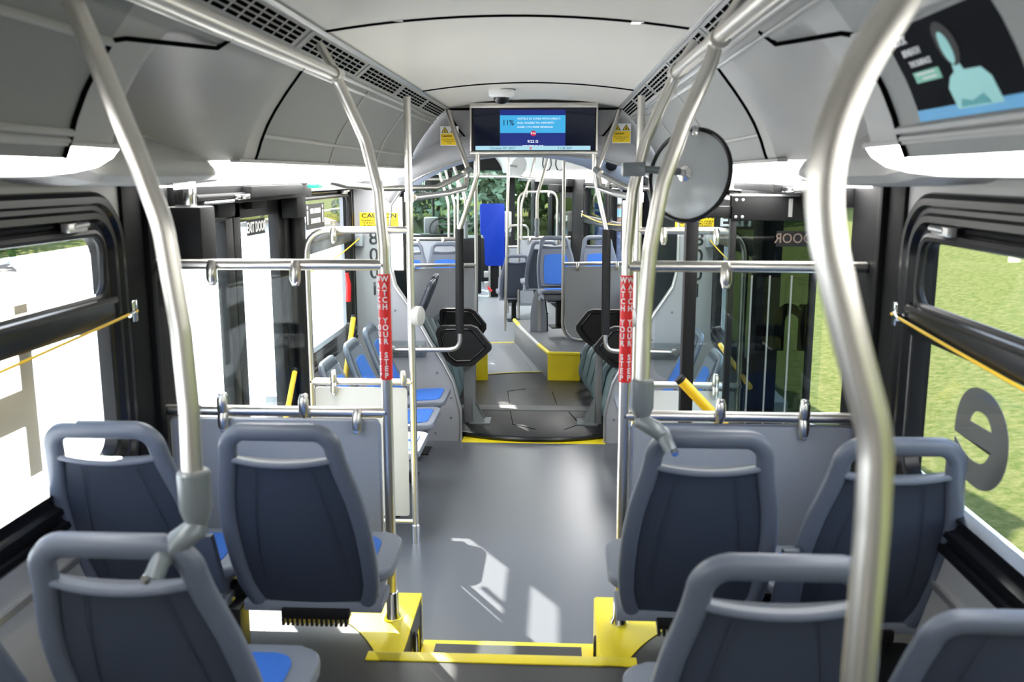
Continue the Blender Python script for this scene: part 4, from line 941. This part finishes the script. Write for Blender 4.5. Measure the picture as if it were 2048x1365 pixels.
for q in range(5): b.tube([(-.80 + .04 * q, 8.2, 2.0), (-.80 + .03 * q, 8.2, 1.75 - .02 * q), (-.74 + .05 * q, 8.22, 1.65)], .004, .05, n=5)
b.build('wire', 'alu', cb)
cbw = thing('mirror_head', 'dark rear view mirror over the windscreen', 'mirror', FM @ Vector((-.2, 9.4, 2.0))); MB(FM).box((-.25, 9.4, 1.85), (-.12, 9.48, 2.02), .02).build('body', 'black', cbw); MB(FM).tube([(-.18, 9.44, 2.0), (-.18, 9.6, 2.2)], .012).build('arm', 'black', cbw)

# partitions of the front section
def part_front(side, x0, x1, y, z0, z1, hi, label, m):
    """x0 = aisle edge"""
    s = 1 if x1 > x0 else -1
    t = thing('partition', label, 'partition', FM @ Vector((x0, y, 0)))
    b = MB(FM); a = [Vector((x0, y, hi)), Vector((x0, y, z0)), Vector((x1, y, z0))]; b.tube(a, .017, .20); b.build('pole', 'steel', t)
    MB(FM).tube([(x0, y, z1), (x1, y, z1)], .017).build('top_rail', 'steel', t)
    o = fillet([Vector((x0 + s * .02, y - .004, z1 - .03)), Vector((x0 + s * .02, y - .004, z0 + .02)), Vector((x1, y - .004, z0 + .02))], .19, 8) + [Vector((x1, y - .004, z1 - .03))]
    MB(FM).prism(o, (0, .008, 0)).build('panel', m, t)
    for x in (x0 + s * .14, x1 - s * .12): b = MB(FM); clip(b, x, y, z1, -1); b.build('clip', 'steel', t)
part_front('left', -.37, -1.12, 1.55, .22, 1.065, 2.30, 'dark grey partition behind the left turntable seats', 'panel_mid')
part_front('right', .485, 1.15, 1.40, .30, 1.078, 2.30, 'dark grey round cornered partition behind the right turntable seats', 'panel_mid')
# rear-facing and forward seats
FB = []
def fseat(x, y, z, face, label, src=None):
    p = FM @ Vector((x, y, z))
    if not FB:
        q = make_seat(label); q.location = p; q.rotation_euler = (0, 0, AL + (PI if face < 0 else 0)); FB.append(q); return q
    return dup(FB[0], p, AL + (PI if face < 0 else 0), label)
fseat(.50, 2.02, .39, -1, 'rear facing grey seat with large blue back pad right of the aisle')
fseat(.96, 2.02, .39, -1, 'rear facing grey seat with blue pad beside the front right window')
fseat(-.62, 2.75, .28, -1, 'rear facing grey seat with blue pad left of the aisle in the front section')
fseat(-1.02, 2.75, .28, -1, 'rear facing grey seat by the left wall of the front section')
fseat(.60, 3.3, .25, 1, 'forward facing grey seat beside the front right ledge')
fseat(.40, 4.3, -.0, 1, 'forward facing grey seat low beside the front aisle pole')
# ledge (wheel housing) with yellow caps
lg = thing('wheel_housing', 'grey wheel housing ledge with yellow corner right of the front aisle', 'ledge', FM @ Vector((.6, 1.5, 0)))
o = [(.245, .80), (.52, .74), (1.16, .74), (1.16, 2.85), (.18, 2.85)]
MB(FM).prism([(x, y, 0) for x, y in o], (0, 0, .29), .012).build('box', 'panel_dark', lg)
b = MB(FM); b.prism([(.235, .79, .0), (.53, .725, .0), (.53, .725, .30), (.235, .79, .30)], (.002, .02, 0)); b.build('yellow_corner', 'yellow', lg); MB(FM).tube([(.53, .74, .29), (.25, .80, .29), (.222, 1.25, .29)], .02, .05).build('yellow_edge', 'yellow', lg); MB(FM).tube([(.186, 2.4, .29), (.18, 2.84, .29)], .021).build('yellow_tip', 'yellow', lg)
b = MB(FM); b.tube([(.222, 1.25, .29), (.186, 2.4, .29)], .02); b.build('edge_bar', 'alu', lg)
b = MB(FM); b.box((.17, .9, 0), (.24, 2.85, .03), .008); b.build('base_cove', 'floor_front', lg)
lw = thing('wheel_housing', 'yellow fronted wheel housing behind the left turntable seats', 'ledge', FM @ Vector((-.75, 1.0, 0)))
MB(FM).box((-1.16, .90, 0), (-.335, 1.50, .29), .012).build('box', 'panel_dark', lw); MB(FM).box((-.62, .87, 0), (-.325, .91, .30), .012).build('yellow_face', 'yellow', lw)
fn = thing('fin_panel', 'riveted grey rounded fin panel standing on the wheel housing', 'panel', FM @ Vector((.3, 2.0, .29)))
pts = [(.24, 0), (.245, .2), (.26, .35), (.29, .44), (.325, .47), (.36, .44), (.395, .33), (.415, .18), (.42, 0)]
MB(FM).prism([(x, 2.0 - .0, .285 + z) for x, z in pts], (.02, .05, 0), .006).build('plate', 'panel', fn)
b = MB(FM); b.tube([(x + .012, 2.03, .285 + z) for x, z in pts[4:]], .012, n=6); b.build('edge', 'rubber', fn)
MB(FM).prism([(.32, 1.997, .30), (.36, 1.997, .30), (.35, 1.997, .70), (.325, 1.997, .71)], (0, -.004, 0)).build('strap', 'alu', fn)
sb = thing('seat_bracket', 'triangular black seat bracket on the wall of the wheel housing', 'bracket', FM @ Vector((.62, 1.9, .3)))
b = MB(FM); b.prism([(.56, 1.72, .66), (.70, 1.72, .66), (.68, 1.72, .32), (.60, 1.72, .32)], (0, .01, 0)); b.tube([(.58, 1.71, .64), (.64, 1.71, .35)], .008); b.tube([(.66, 1.71, .60), (.64, 1.71, .35)], .010); b.build('plate', 'panel_dark', sb)
# forward barrier with glass on the right
fb = thing('grab_barrier', 'distant steel barrier with glass before the front door', 'barrier', FM @ Vector((.5, 4.5, 0)))
MB(FM).tube([(.45, 4.5, .05), (.45, 4.5, 1.73), (.97, 4.5, 1.73), (.97, 4.5, .8)], .018, .14).build('arch_rail', 'steel', fb)
MB(FM).tube([(.45, 4.5, 1.13), (1.15, 4.5, 1.13)], .018).build('lower_rail', 'steel', fb)
MB(FM).box((.48, 4.495, 1.16), (.95, 4.50, 1.70)).build('glass_panel', 'guard', fb)
MB(FM).box((.47, 4.495, .25), (1.15, 4.503, 1.10), .003).build('lower_panel', 'panel', fb)
for x, z, u in ((.55, 1.73, -1), (.85, 1.73, -1), (.6, 1.13, -1), (1.0, 1.13, -1)):
    b = MB(FM); clip(b, x, 4.5, z, u); b.build('clip', 'steel', fb)
fp = thing('partition', 'pale grey partition with steel rail before the left front seats', 'partition', FM @ Vector((-.6, 3.6, 0)))
MB(FM).box((-1.15, 3.6, .3), (-.40, 3.608, 1.16), .003).build('panel', 'panel', fp); MB(FM).tube([(-1.15, 3.6, 1.19), (-.38, 3.6, 1.19)], .017).build('top_rail', 'steel', fp)
for x in (-.9, -.6): b = MB(FM); clip(b, x, 3.6, 1.19, -1); b.build('clip', 'steel', fp)
fp2 = thing('partition', 'narrow pale panel between steel rails beside the front aisle pole', 'partition', FM @ Vector((.4, 5.3, 0)))
MB(FM).box((.42, 5.3, .1), (.95, 5.308, .93), .003).build('panel', 'panel', fp2); MB(FM).tube([(.40, 5.3, 0), (.40, 5.3, 1.25), (.70, 5.3, 1.25), (.70, 5.3, .9)], .017, .1).build('rail', 'steel', fp2); MB(FM).tube([(.40, 5.3, .95), (.95, 5.3, .95)], .016).build('middle_rail', 'steel', fp2)
# poles
def fpole(px0, py0, px1, py1, y, label, bow=0, r=.017, sock=False):
    p = fy(px0, py0, y); q = fy(px1, py1, y); t = thing('stanchion', label, 'grab pole', FM @ q)
    top = Vector((p.x + (.05 if bow else 0) * (1 if bow > 0 else -1), y, 2.38)); path = [top, p, q]
    if bow: m_ = (p + q) / 2; path = [Vector((p.x + bow * 1.25, y, 2.38)), Vector((p.x + bow * .4, y, p.z * .75 + q.z * .25 + .12)), Vector((q.x, y, p.z * .45 + q.z * .55)), q]
    else: path = [Vector((p.x, y, 2.38)), q]
    MB(FM).tube(path, r, .4).build('pole', 'steel', t)
    if sock: b = MB(FM); b.lathe([(.026, .08), (.028, .02), (.022, -.04), (.03, -.08), (.02, -.12)], q, (0, 0, 1)); b.build('clamp', 'cast', t)
fpole(1018, 320, 1010, 662, 3.4, 'tall straight steel pole right of the blue board')
fpole(1085, 320, 1074, 452, 2.05, 'bowed steel pole clamped to the blue padded rear facing seat', bow=.10, sock=True)
fpole(1058, 320, 1043, 480, 4.45, 'bowed steel pole on the distant glass barrier', bow=.10)
fpole(885, 325, 898, 478, 4.6, 'bowed steel pole left of the front aisle, left of a similar pair', bow=-.10)
fpole(898, 325, 910, 478, 5.4, 'bowed steel pole left of the front aisle, right of a similar pair', bow=-.10)
fpole(915, 322, 931, 456, 2.8, 'bowed steel pole clamped to the left rear facing seat', bow=-.10, sock=True)
fh = thing('overhead_rail', 'cross handrail high before the distant front door', 'handrail', FM @ Vector((.2, 4.4, 1.9)))
MB(FM).tube([(-.05, 6.2, 1.93), (.40, 4.45, 1.93), (.62, 4.0, 1.90)], .016, .1).build('tube', 'steel', fh)
for (px, lab) in ((1094, 'left'), (1120, 'right')):
    p = fy(px, 322, 3.0); hs = thing('hand_strap', 'thin hanging strap loop below the screen, %s one' % lab, 'strap', FM @ p)
    MB(FM).tube([(p.x - .04, 3.0, 2.2), (p.x - .05, 3.0, 2.06), (p.x - .025, 3.0, 2.0), (p.x + .025, 3.0, 2.0), (p.x + .05, 3.0, 2.06), (p.x + .04, 3.0, 2.2)], .007, .03, n=6).build('loop', 'black', hs)
m2 = thing('convex_mirror', 'distant tilted round mirror over the front door', 'mirror', FM @ Vector((.55, 4.2, 2.0))); q = fy(1035, 334, 4.3)
MB(FM).lathe([(0, .01), (.10, 0), (.14, -.012), (.14, -.02), (0, -.05)], q, (-.75, -.6, .3), 32).build('dish', 'mirror_back', m2); MB(FM).tube([q, q + Vector((-.12, .05, .02))], .012).build('arm', 'cast', m2)
# the blue board
bd = thing('blue_board', 'tall blue padded wheelchair backrest board in the front aisle', 'backrest', FM @ Vector((.37, 7.0, 0)))
o = fillet([Vector(p) for p in ((.36, 7, 1.50), (.165, 7, 1.50), (.175, 7, 1.02), (.235, 7, .98), (.245, 7, .51), (.56, 7, .51), (.56, 7, 1.50), (.36, 7, 1.50))], .045, 5)[:-1]
MB(FM).prism(o, (0, .07, 0), .012, 3).build('pad', 'board_blue', bd)
for x in (.30, .47): MB(FM).box((x, 7.01, 0), (x + .03, 7.05, .56), .004).build('post', 'alu', bd)
b = MB(FM); b.box((.34, 7.06, .0), (.46, 7.14, .52)); b.box((.12, 7.1, .05), (.19, 7.16, 1.0), .02); b.build('backing', 'black', bd)
for x, z in ((.22, .33), (.50, .34), (.22, .16), (.52, .17)): MB(FM).box((x, 6.96, z), (x + .08, 7.03, z + .10), .01).build('buckle', 'alu', bd)
for p_, q_ in (((.28, 6.95, .17), (.34, 6.93, .11)), ((.54, 6.95, .19), (.42, 6.93, .10))): MB(FM).tube([p_, q_], .019, n=6).build('strap', 'red', bd)
fbx = thing('fare_box', 'pale fare machine with rounded top right of the blue board', 'machine', FM @ Vector((.66, 7.4, 0)))
b = MB(FM); b.box((.60, 7.4, 0), (.72, 7.6, .95), .01); b.build('base', 'black', fbx); MB(FM).box((.60, 7.38, 1.02), (.72, 7.55, 1.36), .03).build('head', 'panel_cream', fbx); MB(FM).box((.61, 7.4, .95), (.71, 7.55, 1.04), .01).build('neck', 'panel_dark', fbx)

# ------------------------------------------------------------------ OUTSIDE
GZ = -.36
def ground(name, x0, x1, m, label, cat, zf, n=40, y0=-60, y1=120):
    b = MB(); rows = []
    for j in range(n + 1):
        x = x0 + (x1 - x0) * (j / n) ** 1.6 if x1 > x0 else x0 + (x1 - x0) * (j / n) ** 1.6
        rows.append([(x, y0 + (y1 - y0) * k_ / n, zf(x, y0 + (y1 - y0) * k_ / n)) for k_ in range(n + 1)])
    b.grid(rows); o = b.build(name, m); return o
rd = struct(ground('trim_10', 2.75, -14, 'concrete', '', '', lambda x, y: GZ), 'bright sunlit concrete road outside the left windows', 'road')
def edge(y): return 2.9 if y < 7 else 2.9 - .53 * (y - 7) if y < 11 else .78 - .18 * (y - 11) if y < 19 else max(-14, -.66 - .40 * (y - 19))
def hill(x, y): return -.22 + .16 * max(0, x - 2.9) + .05 * math.sin(x * .9) * math.sin(y * .5) * min(1, max(0, x - 2.9) / 3)
b = MB(); rows = []
for k_ in range(121):
    y = -60 + 1.2 * k_; rows.append([(x, y, hill(x, y)) for x in [edge(y) + (60 - edge(y)) * (j / 50) ** 1.7 for j in range(51)]])
b.grid(rows); gr = b.build('lawn', 'grass'); tag(gr, 'sunlit green lawn rising outside the right windows', 'grass', kind='stuff')
fgr = ground('far_verge', -14.3, -60, 'grass', '', '', lambda x, y: GZ + .15 + .05 * max(0, -x - 14), 30); tag(fgr, 'green verge beyond the road outside the left windows', 'grass', kind='stuff')
k1 = MB(); kp = [Vector((edge(y) - .10, y, -.29)) for y in [-60, 0, 6.6, 7.3, 9, 10.7, 11.3, 15, 18.6, 19.4, 30, 45, 52]]; k1.sweep(kp, [Vector((0, 0, 1))] * len(kp), [(-.11, -.08), (-.11, .06), (-.09, .08), (.09, .08), (.11, .06), (.11, -.08)]); struct(k1.build('trim_11', 'kerb'), 'pale concrete kerb between the bus and the lawn', 'kerb')
k1 = MB(); k1.tube([(-14.1, -60, GZ + .05), (-14.1, 0, GZ + .05), (-14.1, 120, GZ + .05)], .14, n=8); struct(k1.build('trim_12', 'kerb'), 'kerb on the far side of the road', 'kerb')
isl = [(-9.8, 15.7), (-10.2, 16.7), (-11.8, 19.7), (-12.7, 21.3), (-14.25, 23.4), (-14.25, 9), (-10.2, 9)]
kb = thing('traffic_island', 'leaf strewn kerbed island across the road outside the left rear window', 'kerb', (-12, 15, GZ))
MB().prism([(x, y, GZ - .02) for x, y in isl], (0, 0, .07)).build('leaf_litter', 'bark', kb); MB().tube([(x, y, GZ + .03) for x, y in isl[:5]], .13, .6, n=8).build('kerb_edge', 'kerb', kb)
def tree(label, x, y, z, h, rx, m='leaf', seed=1, n=1500, trunk=.12):
    R_ = random.Random(seed); t = thing('tree', label, 'tree', (x, y, z), group=None)
    MB().tube([(x, y, z - .1), (x + .05, y, z + h * .3), (x - .05, y + .05, z + h * .75)], [trunk, trunk * .8, trunk * .3], n=8).build('trunk', 'bark', t)
    b = MB()
    lob = [(R_.uniform(-.6, .6) * rx, R_.uniform(-.6, .6) * rx, z + h * R_.uniform(.2, .85), rx * R_.uniform(.35, .6)) for _ in range(14)]
    for k_ in range(n):
        cx, cy, cz, rr = R_.choice(lob); d = Vector((R_.gauss(0, 1), R_.gauss(0, 1), R_.gauss(0, 1))).normalized() * rr * R_.uniform(.6, 1.05); c0 = Vector((x + cx + d.x, y + cy + d.y, cz + d.z * .9))
        u = Vector((R_.gauss(0, 1), R_.gauss(0, 1), R_.gauss(0, 1))).normalized(); v_ = u.orthogonal().normalized(); sz = R_.uniform(.06, .15) * (1 + rx * .25)
        b.poly([c0 - u * sz, c0 + v_ * sz * .5, c0 + u * sz, c0 - v_ * sz * .5])
    b.build('foliage', m, t, fix=False); return t
T = [(-3.6, 38, 8, 3.6, 'leaf'), (0.4, 39, 8, 3.6, 'leaf'), (-8.2, 42, 9, 4.0, 'leaf'), (4.4, 38, 8, 3.4, 'leaf_dark'), (-13.5, 44, 9, 4.2, 'leaf'), (-1.2, 47, 12, 5, 'leaf'), (-6.2, 49, 12, 5, 'leaf')]
for i, (x, y, h, r_, m) in enumerate(T):
    tree(['leafy tree straight ahead through the windscreen', 'broad leafy tree beyond the windscreen, right of centre', 'leafy tree left through the windscreen', 'dark tree ahead behind the front door', 'leafy tree far left ahead of the bus', 'tall tree behind the others ahead', 'tall tree rising behind the left ones ahead'][i], x, y, GZ, h, r_, m, i + 3, 8000)
Hh = [(1.7, 30), (3.0, 31.5), (0.2, 33), (4.6, 33), (6.2, 31), (2.2, 34.5), (9.0, 30), (7.6, 34)]
for i, (x, y) in enumerate(Hh):
    tree('dark hedge shrub outside the front right windows, ' + ['nearest the road', 'second from the road', 'left of the nearest', 'third up the slope', 'fourth up the slope', 'behind the nearest pair', 'highest on the slope', 'behind the highest'][i], x, y, hill(x, y) - .1, 4.2, 1.6, 'leaf_dark', 30 + i, 1500, .06)
Lh = [(-16.5, 24), (-17.5, 28), (-16.8, 33), (-18, 38)]
for i, (x, y) in enumerate(Lh): tree('dark bush across the road outside the left windows, ' + ['nearest', 'second', 'third', 'farthest'][i] + ' along the verge', x, y, GZ, 3.0, 2.2, 'leaf_dark', 50 + i, 1200, .08)
pt = thing('marker_post', 'slim white marker post standing on the sunny lawn', 'post', (8.5, 9.6, hill(8.5, 9.6))); q = aX(1995, 480, 8.5)
MB().box((q.x - .04, q.y - .02, hill(q.x, q.y) - .05), (q.x + .04, q.y + .02, q.z + .05), .005).build('stake', 'white', pt); MB().box((q.x - .045, q.y - .025, q.z + .045), (q.x + .045, q.y + .025, q.z + .06), .004).build('cap', 'panel_cream', pt)

# person outside the front right window
pe = thing('person', 'masked person in navy jacket standing outside the front right window', 'person', (.955, 11.5, -.215))
def skin(name, V, E, m, parent, sub=2, root=0):
    me = bpy.data.meshes.new(name); me.from_pydata([v[:3] for v in V], E, []); o = bpy.data.objects.new(name, me); COL.objects.link(o)
    md = o.modifiers.new('s', 'SKIN'); sv = me.skin_vertices[0].data if me.skin_vertices else None
    if sv is None:
        bm = bmesh.new(); bm.from_mesh(me); bm.verts.layers.skin.verify(); bm.to_mesh(me); bm.free(); sv = me.skin_vertices[0].data
    for i, v in enumerate(V): sv[i].radius = (v[3], v[4] if len(v) > 4 else v[3]); sv[i].use_root = (i == root)
    s2 = o.modifiers.new('u', 'SUBSURF'); s2.levels = sub; s2.render_levels = sub
    dg = bpy.context.evaluated_depsgraph_get(); dg.update(); m2_ = bpy.data.meshes.new_from_object(o.evaluated_get(dg)); bpy.data.objects.remove(o)
    m2_.materials.clear(); m2_.materials.append(MAT[m]); m2_.polygons.foreach_set('use_smooth', [True] * len(m2_.polygons)); q_ = bpy.data.objects.new(name, m2_); COL.objects.link(q_)
    q_.parent = parent; q_.matrix_parent_inverse = WM(parent).inverted(); return q_
px_, py_, pz, pk = .955, 11.5, -.215, 1.06
def pv(x, y, z, r, r2=None): return (px_ + x * pk, py_ + y * pk, pz + z * pk, r * pk, (r2 or r) * pk)
# body: pelvis, spine, neck, head, arms, legs
V = [pv(0, 0, .95, .12, .09), pv(0, 0, 1.15, .12, .085), pv(0, 0, 1.36, .13, .085), pv(0, 0, 1.50, .062), pv(0, -.01, 1.58, .075, .085), pv(0, -.01, 1.70, .085, .10),
     pv(-.19, 0, 1.37, .045), pv(-.25, 0, 1.14, .038), pv(-.24, -.10, .92, .030), pv(.19, 0, 1.37, .045), pv(.25, 0, 1.14, .038), pv(.24, -.10, .92, .030),
     pv(-.10, 0, .86, .095), pv(-.11, 0, .50, .065), pv(-.11, .02, .09, .045), pv(-.12, -.14, .04, .035), pv(.10, 0, .86, .095), pv(.11, 0, .50, .065), pv(.11, .02, .09, .045), pv(.12, -.14, .04, .035)]
E_ = [(0, 1), (1, 2), (2, 3), (3, 4), (4, 5), (2, 6), (6, 7), (7, 8), (2, 9), (9, 10), (10, 11), (0, 12), (12, 13), (13, 14), (14, 15), (0, 16), (16, 17), (17, 18), (18, 19)]
skin('body', V, E_, 'skin', pe)
Vj = [pv(0, 0, .93, .165, .13), pv(0, 0, 1.15, .155, .115), pv(0, 0, 1.38, .20, .135), pv(0, 0, 1.50, .085), pv(-.20, 0, 1.40, .085), pv(-.25, 0, 1.14, .062), pv(-.245, -.085, .95, .05), pv(.20, 0, 1.40, .085), pv(.25, 0, 1.14, .062), pv(.245, -.085, .95, .05)]
skin('jacket', Vj, [(0, 1), (1, 2), (2, 3), (2, 4), (4, 5), (5, 6), (2, 7), (7, 8), (8, 9)], 'jacket', pe)
Vt = [pv(0, 0, .93, .155, .125), pv(-.10, 0, .84, .108), pv(-.11, 0, .50, .08), pv(-.11, .02, .11, .066), pv(.10, 0, .84, .108), pv(.11, 0, .50, .08), pv(.11, .02, .11, .066)]
skin('trousers', Vt, [(0, 1), (1, 2), (2, 3), (0, 4), (4, 5), (5, 6)], 'trousers', pe)
MB().lathe([(.0, .125), (.06, .115), (.095, .075), (.105, .02), (.10, -.0)], (px_, py_ + .01, pz + 1.70 * pk), (0, .12, 1), 24).build('hair', 'white', pe)
b = MB(); b.shell([[(px_ + .090 * math.sin(a), py_ - .012 - .112 * math.cos(a), pz + z * pk) for a in [-1.2 + 2.4 * k_ / 10 for k_ in range(11)]] for z in (1.56, 1.61, 1.655)], (0, .004, 0)); b.build('mask', 'mask_blue', pe)
b = MB()
for s in (-1, 1): b.lathe([(0, -.006), (.011, -.004), (.011, .004), (0, .006)], (px_ + s * .033, py_ - .112, pz + 1.69 * pk), (0, 1, 0), 12)
b.build('eye', 'ink', pe)
b = MB()
for s in (-1, 1):
    b.tube([(px_ + s * .033 + .024 * math.cos(a), py_ - .118, pz + 1.69 * pk + .018 * math.sin(a)) for a in [2 * PI * k_ / 14 for k_ in range(14)]], .003, closed=True, n=5)
b.build('glasses', 'black', pe)
for s in (-1, 1):
    hx = (px_ + s * .24 * pk, py_ - .12 * pk, pz + .89 * pk)
    Vh = [(hx[0], hx[1], hx[2] + .03, .026, .018), (hx[0], hx[1] - .01, hx[2] - .03, .036, .016)]; Eh = [(0, 1)]
    for f_ in range(4):
        fx = -.026 + .0175 * f_; L_ = [.055, .065, .06, .045][f_]; i0 = len(Vh)
        Vh += [(hx[0] + fx, hx[1] - .012, hx[2] - .055, .009), (hx[0] + fx, hx[1] - .02, hx[2] - .055 - L_ * .5, .008), (hx[0] + fx, hx[1] - .012 + .012, hx[2] - .055 - L_, .007)]; Eh += [(1, i0), (i0, i0 + 1), (i0 + 1, i0 + 2)]
    i0 = len(Vh); Vh += [(hx[0] - s * .035, hx[1] - .02, hx[2] - .01, .011), (hx[0] - s * .045, hx[1] - .035, hx[2] - .05, .009)]; Eh += [(0, i0), (i0, i0 + 1)]
    skin('hand', Vh, Eh, 'skin', pe, 1)
